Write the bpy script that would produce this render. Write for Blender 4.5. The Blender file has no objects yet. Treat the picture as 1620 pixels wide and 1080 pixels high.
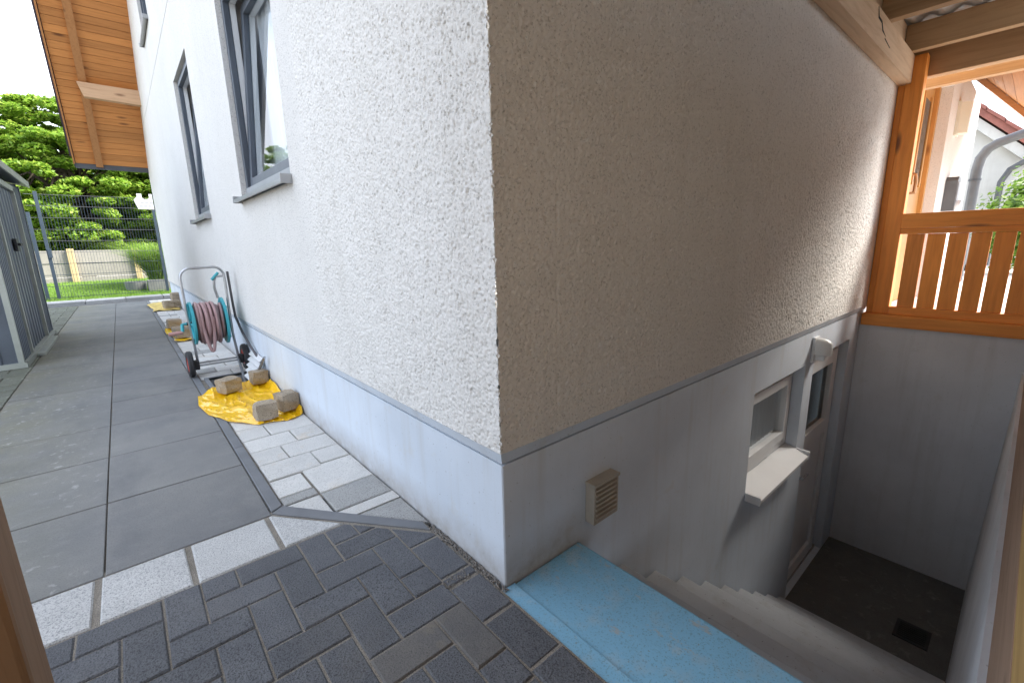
import bpy, bmesh, math, random
import numpy as np
from mathutils import Vector, Matrix, Euler
random.seed(7); rng = np.random.default_rng(11)
R = math.radians
SC = bpy.context.scene; COL = SC.collection

# ---------------------------------------------------------------- camera, sky, sun, exposure
cd = bpy.data.cameras.new('camera'); cam = bpy.data.objects.new('camera', cd); COL.objects.link(cam)
cd.sensor_width = 36; cd.lens = 15.707; cd.clip_start = 0.02; cd.clip_end = 600
_r = Vector((0.75584193, -0.65436199, -0.0226576)); _u = Vector((0.15465676, 0.14480183, 0.9772992)); _f = Vector((0.63622658, 0.74218786, -0.21064879))
m = Matrix((_r, _u, -_f)).transposed().to_4x4(); m.translation = Vector((-0.77986, -0.96901, 1.07)); cam.matrix_world = m
SC.camera = cam

SUN_EL = 42.0
sdir = Vector((0.88, -0.47, 0)).normalized() * math.cos(R(SUN_EL)); sdir.z = math.sin(R(SUN_EL))   # towards the sun
W = bpy.data.worlds.new('World'); SC.world = W; W.use_nodes = True
nt = W.node_tree; nt.nodes.clear()
def wn(t, **k):
    n = nt.nodes.new(t)
    for a, b in k.items(): setattr(n, a, b)
    return n
sky = wn('ShaderNodeTexSky', sky_type='NISHITA', sun_disc=False, sun_elevation=R(SUN_EL), sun_rotation=math.atan2(sdir.x, sdir.y),
         air_density=1.0, dust_density=1.5, ozone_density=1.0, altitude=150)
tc = wn('ShaderNodeTexCoord'); mp = wn('ShaderNodeMapping'); mp.inputs['Scale'].default_value = (1, 1, 2.6)
no = wn('ShaderNodeTexNoise'); no.inputs['Scale'].default_value = 1.7; no.inputs['Detail'].default_value = 7; no.inputs['Roughness'].default_value = .58
rp = wn('ShaderNodeValToRGB'); rp.color_ramp.elements[0].position = .36; rp.color_ramp.elements[1].position = .62
mx = wn('ShaderNodeMix', data_type='RGBA'); mx.inputs['B'].default_value = (8.2, 8.8, 9.9, 1)
bg = wn('ShaderNodeBackground'); bg.inputs['Strength'].default_value = .1; wo = wn('ShaderNodeOutputWorld')
L = nt.links
L.new(tc.outputs['Generated'], mp.inputs['Vector']); L.new(mp.outputs[0], no.inputs['Vector']); L.new(no.outputs['Fac'], rp.inputs[0])
L.new(rp.outputs[0], mx.inputs['Factor']); L.new(sky.outputs[0], mx.inputs['A']); L.new(mx.outputs['Result'], bg.inputs['Color']); L.new(bg.outputs[0], wo.inputs[0])
sl = bpy.data.lights.new('sun', 'SUN'); sl.energy = 4.2; sl.angle = R(36); sl.color = (1, .95, .87)
so = bpy.data.objects.new('sun', sl); COL.objects.link(so); so.rotation_euler = sdir.to_track_quat('Z', 'Y').to_euler(); so.location = (10, -6, 14)
SC.view_settings.view_transform = 'Standard'; SC.view_settings.look = 'None'; SC.view_settings.gamma = 1
SC.view_settings.exposure = 2.05
SC.render.engine = 'CYCLES'; SC.cycles.use_denoising = True; SC.cycles.max_bounces = 8; SC.cycles.diffuse_bounces = 5
SC.cycles.caustics_reflective = False; SC.cycles.caustics_refractive = False

# ---------------------------------------------------------------- materials
MATS = {}
def nodes(name):
    mt = bpy.data.materials.new(name); mt.use_nodes = True; t = mt.node_tree; t.nodes.clear()
    o = t.nodes.new('ShaderNodeOutputMaterial'); b = t.nodes.new('ShaderNodeBsdfPrincipled'); t.links.new(b.outputs[0], o.inputs[0])
    MATS[name] = mt
    return mt, t, b, o
def pos(t, scale=(1, 1, 1), rot=(0, 0, 0), space='WORLD'):
    if space == 'WORLD': g = t.nodes.new('ShaderNodeNewGeometry'); s = g.outputs['Position']
    else: g = t.nodes.new('ShaderNodeTexCoord'); s = g.outputs['Object']
    mp = t.nodes.new('ShaderNodeMapping'); mp.inputs['Scale'].default_value = scale; mp.inputs['Rotation'].default_value = rot
    t.links.new(s, mp.inputs[0]); return mp.outputs[0]
def noise(t, vec, scale, detail=4, rough=.55, dist=0):
    n = t.nodes.new('ShaderNodeTexNoise'); n.inputs['Scale'].default_value = scale; n.inputs['Detail'].default_value = detail
    n.inputs['Roughness'].default_value = rough; n.inputs['Distortion'].default_value = dist; t.links.new(vec, n.inputs['Vector']); return n.outputs['Fac']
def voro(t, vec, scale, feature='F1'):
    n = t.nodes.new('ShaderNodeTexVoronoi'); n.feature = feature; n.inputs['Scale'].default_value = scale; t.links.new(vec, n.inputs['Vector']); return n.outputs['Distance']
def ramp(t, fac, stops):
    n = t.nodes.new('ShaderNodeValToRGB'); e = n.color_ramp.elements
    while len(e) < len(stops): e.new(.5)
    for i, (p, c) in enumerate(stops):
        e[i].position = p; e[i].color = (c, c, c, 1) if not hasattr(c, '__len__') else (*c, 1)
    t.links.new(fac, n.inputs[0]); return n.outputs[0]
def mix(t, fac, a, b, blend='MIX'):
    n = t.nodes.new('ShaderNodeMix'); n.data_type = 'RGBA'; n.blend_type = blend
    for s, v in (('Factor', fac), ('A', a), ('B', b)):
        if hasattr(v, 'links'): t.links.new(v, n.inputs[s])
        elif s == 'Factor': n.inputs[s].default_value = v
        else: n.inputs[s].default_value = (*v, 1)
    return n.outputs['Result']
def bump(t, b, h, strength=.5, dist=.01, prev=None):
    n = t.nodes.new('ShaderNodeBump'); n.inputs['Strength'].default_value = strength; n.inputs['Distance'].default_value = dist
    t.links.new(h, n.inputs['Height'])
    if prev is not None: t.links.new(prev, n.inputs['Normal'])
    t.links.new(n.outputs[0], b.inputs['Normal']); return n.outputs[0]
def maprange(t, fac, a, b):
    n = t.nodes.new('ShaderNodeMapRange'); n.inputs['To Min'].default_value = a; n.inputs['To Max'].default_value = b; t.links.new(fac, n.inputs['Value']); return n.outputs[0]
def orand(t):
    n = t.nodes.new('ShaderNodeObjectInfo'); return n.outputs['Random']
def setc(t, b, c):
    if hasattr(c, 'links'): t.links.new(c, b.inputs['Base Color'])
    else: b.inputs['Base Color'].default_value = (*c, 1)
def simple(name, col, rough=.5, metal=0, var=.15, vs=6, bs=0, bstr=.2, spec=.5, rand=0, space='WORLD', coat=0):
    mt, t, b, o = nodes(name); v = pos(t, space=space)
    n = noise(t, v, vs, 5)
    lo = tuple(c * (1 - var) for c in col); hi = tuple(min(1, c * (1 + var)) for c in col)
    c = ramp(t, n, [(.3, lo), (.7, hi)])
    if rand:
        k = maprange(t, orand(t), 1 - rand, 1 + rand)
        nn = t.nodes.new('ShaderNodeHueSaturation'); t.links.new(c, nn.inputs['Color']); t.links.new(k, nn.inputs['Value']); c = nn.outputs[0]
    setc(t, b, c); b.inputs['Metallic'].default_value = metal; b.inputs['Specular IOR Level'].default_value = spec
    t.links.new(maprange(t, noise(t, v, vs * 3, 3), max(0, rough - .08), min(1, rough + .08)), b.inputs['Roughness'])
    if coat: b.inputs['Coat Weight'].default_value = coat
    if bs: bump(t, b, noise(t, v, bs, 4, .6), bstr, .004)
    return mt

# stucco: coarse light plaster, the same on both walls
def make_plaster(name, dobump):
    mt, t, b, o = nodes(name); v = pos(t)
    g = noise(t, v, 260, 2, .5); sp = noise(t, v, 130, 1.5, .5)
    big = noise(t, v, 1.3, 4, .6); st = noise(t, pos(t, (9, 9, .6)), 1.0, 4, .6)
    c = mix(t, ramp(t, big, [(.3, 0), (.75, 1)]), (.76, .745, .72), (.70, .685, .655))
    c = mix(t, ramp(t, st, [(.55, 0), (.8, .35)]), c, (.62, .60, .565))
    c = mix(t, ramp(t, sp, [(.33, .6), (.39, 0)]), c, (.36, .35, .335))      # dark specks painted in for the shade in small pits
    setc(t, b, c); b.inputs['Roughness'].default_value = .92; b.inputs['Specular IOR Level'].default_value = .25
    if dobump:
        vv = noise(t, v, 95, 3, .6); h = mix(t, .6, g, vv)
        bump(t, b, h, 1.0, .0085)
    else: bump(t, b, g, .35, .002)
    return mt
make_plaster('plaster', True); make_plaster('plaster_relief', False)

def make_paint(name, col, dirt, stain=.5, low=None):
    mt, t, b, o = nodes(name); v = pos(t)
    c = mix(t, ramp(t, noise(t, v, 2.2, 5, .6), [(.35, 0), (.7, 1)]), col, tuple(x * .88 for x in col))
    c = mix(t, ramp(t, noise(t, pos(t, (7, 7, .5)), 1.4, 5, .65), [(.52, 0), (.78, stain)]), c, dirt)
    c = mix(t, ramp(t, noise(t, v, 28, 4, .7), [(.68, 0), (.74, stain)]), c, tuple(x * .7 for x in dirt))
    c = mix(t, ramp(t, noise(t, v, 75, 3, .6), [(.66, 0), (.72, stain * 1.3)]), c, tuple(x * .55 for x in dirt))
    c = mix(t, ramp(t, noise(t, v, 5.5, 6, .72), [(.60, 0), (.66, stain * .7)]), c, tuple(min(1, x * 1.15) for x in dirt))
    if low:   # splash dirt and rust just above the ground line
        s = t.nodes.new('ShaderNodeSeparateXYZ'); g = t.nodes.new('ShaderNodeNewGeometry'); t.links.new(g.outputs['Position'], s.inputs[0])
        mr = t.nodes.new('ShaderNodeMapRange'); mr.inputs['From Min'].default_value = 0; mr.inputs['From Max'].default_value = .15
        mr.inputs['To Min'].default_value = 1.1; mr.inputs['To Max'].default_value = 0; ab = t.nodes.new('ShaderNodeMath'); ab.operation = 'ABSOLUTE'; t.links.new(s.outputs['Z'], ab.inputs[0]); t.links.new(ab.outputs[0], mr.inputs[0])
        nn = noise(t, v, 14, 5, .7); md = t.nodes.new('ShaderNodeMath'); md.operation = 'MULTIPLY'; t.links.new(nn, md.inputs[0]); t.links.new(mr.outputs[0], md.inputs[1])
        mrx = t.nodes.new('ShaderNodeMapRange'); mrx.inputs['From Min'].default_value = .30; mrx.inputs['From Max'].default_value = .42; mrx.inputs['To Min'].default_value = 1; mrx.inputs['To Max'].default_value = 0; t.links.new(s.outputs['X'], mrx.inputs[0])
        mx2 = t.nodes.new('ShaderNodeMath'); mx2.operation = 'MULTIPLY'; t.links.new(md.outputs[0], mx2.inputs[0]); t.links.new(mrx.outputs[0], mx2.inputs[1])
        c = mix(t, mx2.outputs[0], c, low)
    setc(t, b, c); b.inputs['Roughness'].default_value = .75; b.inputs['Specular IOR Level'].default_value = .3
    p = bump(t, b, noise(t, v, 9, 4, .6), .25, .006); bump(t, b, noise(t, v, 120, 3, .6), .3, .0015, p)
    return mt
make_paint('plinth_paint', (.63, .69, .765), (.48, .48, .47), .5, (.27, .22, .165))
make_paint('well_paint', (.63, .64, .665), (.45, .445, .435), .5)
make_paint('step_blue', (.25, .53, .73), (.40, .47, .50), .7)
mt = MATS['step_blue']; t = mt.node_tree; b = [n for n in t.nodes if n.type == 'BSDF_PRINCIPLED'][0]; c = b.inputs['Base Color'].links[0].from_socket; v = pos(t)
c = mix(t, ramp(t, noise(t, v, 210, 2, .6), [(.36, .55), (.43, 0)]), c, (.13, .22, .28))
c = mix(t, ramp(t, noise(t, pos(t, (1, .45, 1)), 17, 6, .75), [(.60, 0), (.655, .85)]), c, (.40, .42, .42))
c = mix(t, ramp(t, noise(t, v, 3.2, 5, .6), [(.42, 0), (.7, .45)]), c, (.20, .40, .54))
setc(t, b, c)
make_paint('step_grey', (.42, .44, .465), (.31, .30, .285), .6)
make_paint('old_white', (.58, .57, .54), (.42, .40, .37), .4)

def make_stone(name, a, bcol, speck, rough=.85, bscale=180, bstr=.6, rand=.12, blotch=None, sp_thr=(.36, .44), sscale=420):
    mt, t, b, o = nodes(name); v = pos(t)
    c = mix(t, ramp(t, noise(t, v, 7, 5, .65), [(.35, 0), (.7, 1)]), a, bcol)
    c = mix(t, ramp(t, noise(t, v, sscale, 2, .6), [(sp_thr[0], 1), (sp_thr[1], 0)]), c, speck)
    if blotch: c = mix(t, ramp(t, noise(t, v, blotch[1], 4, .6, .5), [(.58, 0), (.75, blotch[2])]), c, blotch[0])
    k = maprange(t, orand(t), 1 - rand, 1 + rand)
    nn = t.nodes.new('ShaderNodeHueSaturation'); t.links.new(c, nn.inputs['Color']); t.links.new(k, nn.inputs['Value'])
    setc(t, b, nn.outputs[0]); b.inputs['Roughness'].default_value = rough; b.inputs['Specular IOR Level'].default_value = .35
    bump(t, b, noise(t, v, bscale, 3, .65), bstr, .004); return mt
make_stone('paver_dark', (.118, .123, .135), (.158, .163, .174), (.055, .058, .063), bscale=150, bstr=1.3, rand=.12, sp_thr=(.36, .5), sscale=260, blotch=((.21, .20, .185), 1.7, .45))
make_stone('paver_tan', (.135, .132, .130), (.172, .163, .15), (.07, .069, .068), bscale=150, bstr=.8, rand=.05, blotch=((.30, .25, .17), 9, .5))
make_stone('granite', (.60, .60, .585), (.50, .50, .49), (.29, .295, .30), bscale=110, bstr=.6, rand=.12, sp_thr=(.36, .52), sscale=230)
make_stone('paver_light', (.64, .63, .60), (.56, .555, .53), (.40, .39, .37), bscale=130, bstr=.4, rand=.06, sp_thr=(.34, .46), sscale=200, blotch=((.60, .42, .22), 4, .45))
make_stone('paver_light_wet', (.40, .40, .385), (.34, .34, .33), (.24, .24, .23), bscale=130, bstr=.5, rand=.06, sp_thr=(.38, .5), sscale=170)
make_stone('paver_mossy', (.17, .175, .145), (.13, .14, .10), (.08, .085, .07), bscale=90, bstr=.6, rand=.12, blotch=((.38, .38, .34), 16, .7))
make_stone('cobble', (.43, .355, .265), (.32, .26, .19), (.19, .16, .12), bscale=55, bstr=1.3, rand=.12, sscale=150)
make_stone('kerb', (.30, .31, .32), (.25, .26, .27), (.16, .16, .17), bscale=120, bstr=.4)
make_stone('joint_sand', (.36, .325, .275), (.24, .215, .18), (.09, .085, .075), bscale=160, bstr=1.0, rand=0, sp_thr=(.4, .5))
make_stone('gravel_ground', (.36, .34, .31), (.29, .275, .25), (.17, .16, .15), bscale=60, bstr=1, rand=0)
make_stone('soil', (.16, .14, .11), (.11, .10, .08), (.06, .055, .05), bscale=60, bstr=1, rand=0)
make_stone('concrete_plank', (.29, .27, .245), (.23, .215, .195), (.18, .17, .155), bscale=60, bstr=.5, rand=.10)
make_stone('well_floor', (.155, .152, .146), (.12, .118, .114), (.075, .075, .073), bscale=90, bstr=.4, rand=0, blotch=((.30, .295, .28), 14, .55))
make_stone('forecourt', (.56, .54, .50), (.50, .48, .45), (.38, .36, .34), bscale=80, bstr=.5, rand=0)
# smooth concrete slabs with lichen spots and tyre-dark wear
mt, t, b, o = nodes('slab'); v = pos(t)
c = mix(t, ramp(t, noise(t, v, 1.6, 5, .6), [(.35, 0), (.68, 1)]), (.150, .154, .160), (.215, .214, .205))
sx = t.nodes.new('ShaderNodeSeparateXYZ'); t.links.new(v, sx.inputs[0])
mr = t.nodes.new('ShaderNodeMapRange'); mr.inputs['From Min'].default_value = -.95; mr.inputs['From Max'].default_value = -1.6; t.links.new(sx.outputs['X'], mr.inputs[0])
moss = t.nodes.new('ShaderNodeMath'); moss.operation = 'MULTIPLY'; t.links.new(mr.outputs[0], moss.inputs[0]); t.links.new(ramp(t, noise(t, v, 2.3, 5, .65), [(.3, .25), (.65, 1)]), moss.inputs[1])
c = mix(t, moss.outputs[0], c, (.18, .175, .115))
spot = noise(t, pos(t, (1, 1, 1)), 24, 3, .5); msk = noise(t, v, 1.8, 3, .5)
sm = t.nodes.new('ShaderNodeMath'); sm.operation = 'MULTIPLY'; t.links.new(ramp(t, spot, [(.60, 0), (.68, .6)]), sm.inputs[0]); t.links.new(ramp(t, msk, [(.42, 0), (.55, 1)]), sm.inputs[1])
sm2 = t.nodes.new('ShaderNodeMath'); sm2.operation = 'MULTIPLY'; t.links.new(sm.outputs[0], sm2.inputs[0])
mr2 = t.nodes.new('ShaderNodeMapRange'); mr2.inputs['From Min'].default_value = -.92; mr2.inputs['From Max'].default_value = -1.15; t.links.new(sx.outputs['X'], mr2.inputs[0]); t.links.new(mr2.outputs[0], sm2.inputs[1])
c = mix(t, sm2.outputs[0], c, (.42, .42, .40))
c = mix(t, ramp(t, noise(t, pos(t, (2.2, .9, 1)), 2.1, 4, .6), [(.52, 0), (.74, .6)]), c, (.105, .11, .118))
c = mix(t, ramp(t, noise(t, v, 11, 6, .7), [(.50, 0), (.72, .45)]), c, (.235, .235, .225))
c = mix(t, ramp(t, noise(t, v, 240, 2, .6), [(.36, .6), (.45, 0)]), c, (.10, .10, .10))
k = maprange(t, orand(t), .93, 1.07); nn = t.nodes.new('ShaderNodeHueSaturation'); t.links.new(c, nn.inputs['Color']); t.links.new(k, nn.inputs['Value'])
setc(t, b, nn.outputs[0]); b.inputs['Roughness'].default_value = .68; bump(t, b, noise(t, v, 140, 3, .6), .25, .002)
simple('edging', (.17, .178, .19), .7, var=.15, vs=5, bs=160, rand=.08)

def make_wood(name, a, bcol, dark, axis, scale=1, rough=.6, knots=True, coat=0, rand=.12):
    mt, t, b, o = nodes(name)
    st = {'x': (.9, 14, 14), 'y': (14, .9, 14), 'z': (14, 14, .9)}[axis]; st = tuple(s * scale for s in st)
    loc = pos(t, st); rd = t.nodes.new('ShaderNodeVectorMath'); rd.operation = 'ADD'
    cmb = t.nodes.new('ShaderNodeCombineXYZ'); mm = maprange(t, orand(t), 0, 40)
    for i in 'XYZ': t.links.new(mm, cmb.inputs[i])
    t.links.new(loc, rd.inputs[0]); t.links.new(cmb.outputs[0], rd.inputs[1]); vec = rd.outputs[0]
    g = noise(t, vec, 2.2, 6, .62, .6)
    c = ramp(t, g, [(.28, bcol), (.5, a), (.74, tuple(min(1, x * 1.12) for x in a))])
    c = mix(t, ramp(t, noise(t, vec, 7, 4, .7), [(.56, 0), (.72, .45)]), c, bcol)
    if knots:
        kst = tuple(s if s < 5 * scale else s * .22 for s in st)
        kv = t.nodes.new('ShaderNodeVectorMath'); kv.operation = 'ADD'; t.links.new(pos(t, tuple(s * 2.2 for s in kst)), kv.inputs[0]); t.links.new(cmb.outputs[0], kv.inputs[1])
        d = voro(t, kv.outputs[0], .62); c = mix(t, ramp(t, d, [(.05, .9), (.13, 0)]), c, dark)
    k = maprange(t, orand(t), 1 - rand, 1 + rand); nn = t.nodes.new('ShaderNodeHueSaturation'); t.links.new(c, nn.inputs['Color']); t.links.new(k, nn.inputs['Value'])
    setc(t, b, nn.outputs[0]); b.inputs['Roughness'].default_value = rough; b.inputs['Coat Weight'].default_value = coat; b.inputs['Coat Roughness'].default_value = .35
    bump(t, b, g, .25, .003); return mt
make_wood('stain_x', (.76, .285, .045), (.62, .21, .03), (.12, .035, .01), 'x', coat=.15)
make_wood('stain_y', (.76, .285, .045), (.62, .21, .03), (.12, .035, .01), 'y', coat=.15)
make_wood('stain_z', (.76, .285, .045), (.62, .21, .03), (.12, .035, .01), 'z', coat=.15)
make_wood('raw_x', (.60, .45, .31), (.50, .345, .22), (.16, .08, .035), 'x', rough=.75)
make_wood('raw_y', (.46, .31, .175), (.36, .225, .115), (.14, .07, .03), 'y', rough=.75)
make_wood('raw_z', (.24, .145, .08), (.16, .09, .045), (.10, .05, .02), 'z', rough=.8)
make_wood('soffit_wood', (.56, .235, .068), (.44, .165, .04), (.14, .045, .012), 'x', rough=.55, rand=.16)
make_wood('beam_wood', (.46, .21, .075), (.37, .15, .045), (.15, .06, .02), 'y', rough=.6)
make_wood('purlin_wood', (.58, .37, .22), (.46, .26, .14), (.2, .09, .04), 'x', rough=.7)
make_wood('screen_brown', (.30, .19, .125), (.22, .13, .08), (.1, .05, .03), 'x', rough=.8)
make_wood('screen_yellow', (.47, .29, .10), (.38, .22, .065), (.18, .09, .03), 'x', rough=.75)
make_wood('fence_wood', (.40, .31, .17), (.30, .22, .11), (.15, .1, .05), 'z', rough=.85)
make_wood('door_wood', (.50, .25, .07), (.42, .19, .045), (.2, .08, .02), 'z', rough=.5)
simple('anthracite', (.085, .10, .125), .45, .0, var=.08, vs=3)
simple('anthracite_light', (.34, .355, .375), .45, .1, var=.06, vs=3)
simple('alu_sill', (.40, .41, .42), .4, .5, var=.08, vs=4)
simple('white_plastic', (.74, .75, .76), .35, var=.04, vs=4)
simple('ivory_plastic', (.66, .63, .52), .4, var=.05, vs=4)
simple('vent_plastic', (.40, .36, .30), .5, var=.12, vs=12)
simple('room_wall', (.58, .57, .55), .9, var=.05)
simple('rubber_black', (.03, .03, .033), .6, var=.2, vs=20, bs=60)
simple('red_plastic', (.45, .06, .045), .45, var=.1)
simple('teal_plastic', (.05, .36, .42), .38, var=.12, vs=8)
simple('hose_rubber', (.36, .225, .225), .5, var=.2, vs=5, bs=90, bstr=.3)
simple('hose_dark', (.10, .095, .10), .5, var=.2, vs=8)
simple('grip_pink', (.50, .27, .25), .5, var=.1)
simple('steel_tube', (.46, .47, .49), .33, .9, var=.15, vs=14)
simple('gutter_zinc', (.11, .112, .118), .45, .35, var=.15, vs=6)
simple('gutter_dark', (.07, .075, .085), .5, .2, var=.15, vs=6)
simple('tile_dark', (.055, .05, .075), .6, var=.25, vs=5, rand=.2)
simple('tile_red', (.28, .10, .075), .7, var=.25, vs=4)
simple('fence_green', (.045, .065, .088), .45, .3, var=.1)
simple('shed_steel', (.125, .145, .175), .36, .35, var=.18, vs=2.2, rand=.08)
simple('shed_trim', (.40, .42, .38), .4, .3, var=.12, vs=5)
simple('dark_inside', (.02, .02, .02), .9, var=.1)
simple('iron', (.035, .035, .037), .5, .4, var=.2, vs=20)
simple('brass', (.35, .19, .09), .35, .8, var=.1)
simple('sign_white', (.50, .51, .53), .5, var=.05)
simple('sign_grey', (.32, .33, .35), .5, var=.05)
simple('planter_concrete', (.17, .175, .17), .85, var=.15, vs=8, bs=60)
simple('car_paint', (.42, .47, .55), .25, .3, var=.03, coat=.6)
simple('glass_lamp', (.70, .71, .70), .2, var=.03)
simple('roof_sheet', (.60, .63, .66), .5, var=.10, vs=2.5)
mt = MATS['roof_sheet']; t = mt.node_tree; b = [n for n in t.nodes if n.type == 'BSDF_PRINCIPLED'][0]; o = [n for n in t.nodes if n.type == 'OUTPUT_MATERIAL'][0]
tr = t.nodes.new('ShaderNodeBsdfTranslucent'); tr.inputs[0].default_value = (.55, .57, .60, 1); ms = t.nodes.new('ShaderNodeMixShader'); ms.inputs[0].default_value = .025
t.links.new(b.outputs[0], ms.inputs[1]); t.links.new(tr.outputs[0], ms.inputs[2]); t.links.new(ms.outputs[0], o.inputs[0])
# glass that reflects and lets light through
def make_glass(name, tint, refl=.12):
    mt, t, b, o = nodes(name); t.nodes.remove(b)
    tp = t.nodes.new('ShaderNodeBsdfTransparent'); tp.inputs[0].default_value = (*tint, 1); gl = t.nodes.new('ShaderNodeBsdfGlossy'); gl.inputs['Roughness'].default_value = .02
    fr = t.nodes.new('ShaderNodeFresnel'); fr.inputs[0].default_value = 1.30; ge = t.nodes.new('ShaderNodeNewGeometry')
    iv = t.nodes.new('ShaderNodeMath'); iv.operation = 'SUBTRACT'; iv.inputs[0].default_value = 1; t.links.new(ge.outputs['Backfacing'], iv.inputs[1])
    md = t.nodes.new('ShaderNodeMath'); md.operation = 'MULTIPLY'; t.links.new(fr.outputs[0], md.inputs[0]); t.links.new(iv.outputs[0], md.inputs[1])
    ms = t.nodes.new('ShaderNodeMixShader'); t.links.new(md.outputs[0], ms.inputs[0]); t.links.new(tp.outputs[0], ms.inputs[1]); t.links.new(gl.outputs[0], ms.inputs[2]); t.links.new(ms.outputs[0], o.inputs[0])
make_glass('glass', (.95, .97, .98)); make_glass('glass_dark', (.45, .47, .46))
def make_leaf(name, a, bcol, trans, mixf=.4, dead=None, space='WORLD', vs=3.0):
    mt, t, b, o = nodes(name); v = pos(t)
    rn = t.nodes.new('ShaderNodeAttribute'); rn.attribute_name = 'rnd'; rn.attribute_type = 'GEOMETRY'
    c = ramp(t, rn.outputs['Fac'], [(.0, a), (.6, bcol), (1.0, trans)])
    c = mix(t, ramp(t, noise(t, v, vs, 3), [(.3, .0), (.7, .35)]), c, bcol)
    setc(t, b, c); b.inputs['Roughness'].default_value = .5; b.inputs['Specular IOR Level'].default_value = .35
    tr = t.nodes.new('ShaderNodeBsdfTranslucent'); t.links.new(c, tr.inputs[0]); ms = t.nodes.new('ShaderNodeMixShader'); ms.inputs[0].default_value = mixf
    t.links.new(b.outputs[0], ms.inputs[1]); t.links.new(tr.outputs[0], ms.inputs[2]); t.links.new(ms.outputs[0], o.inputs[0])
make_leaf('leaf_tree', (.105, .215, .022), (.225, .375, .038), (.41, .50, .085), .5)
make_leaf('leaf_shrub', (.06, .13, .02), (.14, .25, .03), (.26, .35, .06))
make_leaf('grass', (.13, .25, .025), (.18, .33, .03), (.26, .38, .06))
make_leaf('reed', (.12, .23, .03), (.21, .34, .05), (.38, .46, .14))
simple('bark', (.12, .09, .065), .9, var=.3, vs=9, bs=30, bstr=.8)
simple('lawn_soil', (.11, .19, .03), .9, var=.3, vs=6)
# yellow plastic sack
mt, t, b, o = nodes('yellow_sack'); v = pos(t)
setc(t, b, mix(t, ramp(t, noise(t, v, 9, 4, .6), [(.35, 0), (.7, 1)]), (.92, .56, .012), (.88, .49, .008)))
b.inputs['Roughness'].default_value = .13; b.inputs['Specular IOR Level'].default_value = .9
bump(t, b, noise(t, pos(t, (1, 2.0, 1), (0, 0, .5)), 11, 2, .5, 1.6), .4, .010)
simple('faded_sack', (.72, .53, .16), .5, var=.15, vs=9, bs=20, bstr=.5)
# curtain
mt, t, b, o = nodes('curtain'); setc(t, b, (.78, .80, .83)); b.inputs['Roughness'].default_value = .9
tr = t.nodes.new('ShaderNodeBsdfTranslucent'); tr.inputs[0].default_value = (.75, .78, .82, 1); ms = t.nodes.new('ShaderNodeMixShader'); ms.inputs[0].default_value = .35
t.links.new(b.outputs[0], ms.inputs[1]); t.links.new(tr.outputs[0], ms.inputs[2]); t.links.new(ms.outputs[0], o.inputs[0])

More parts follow.
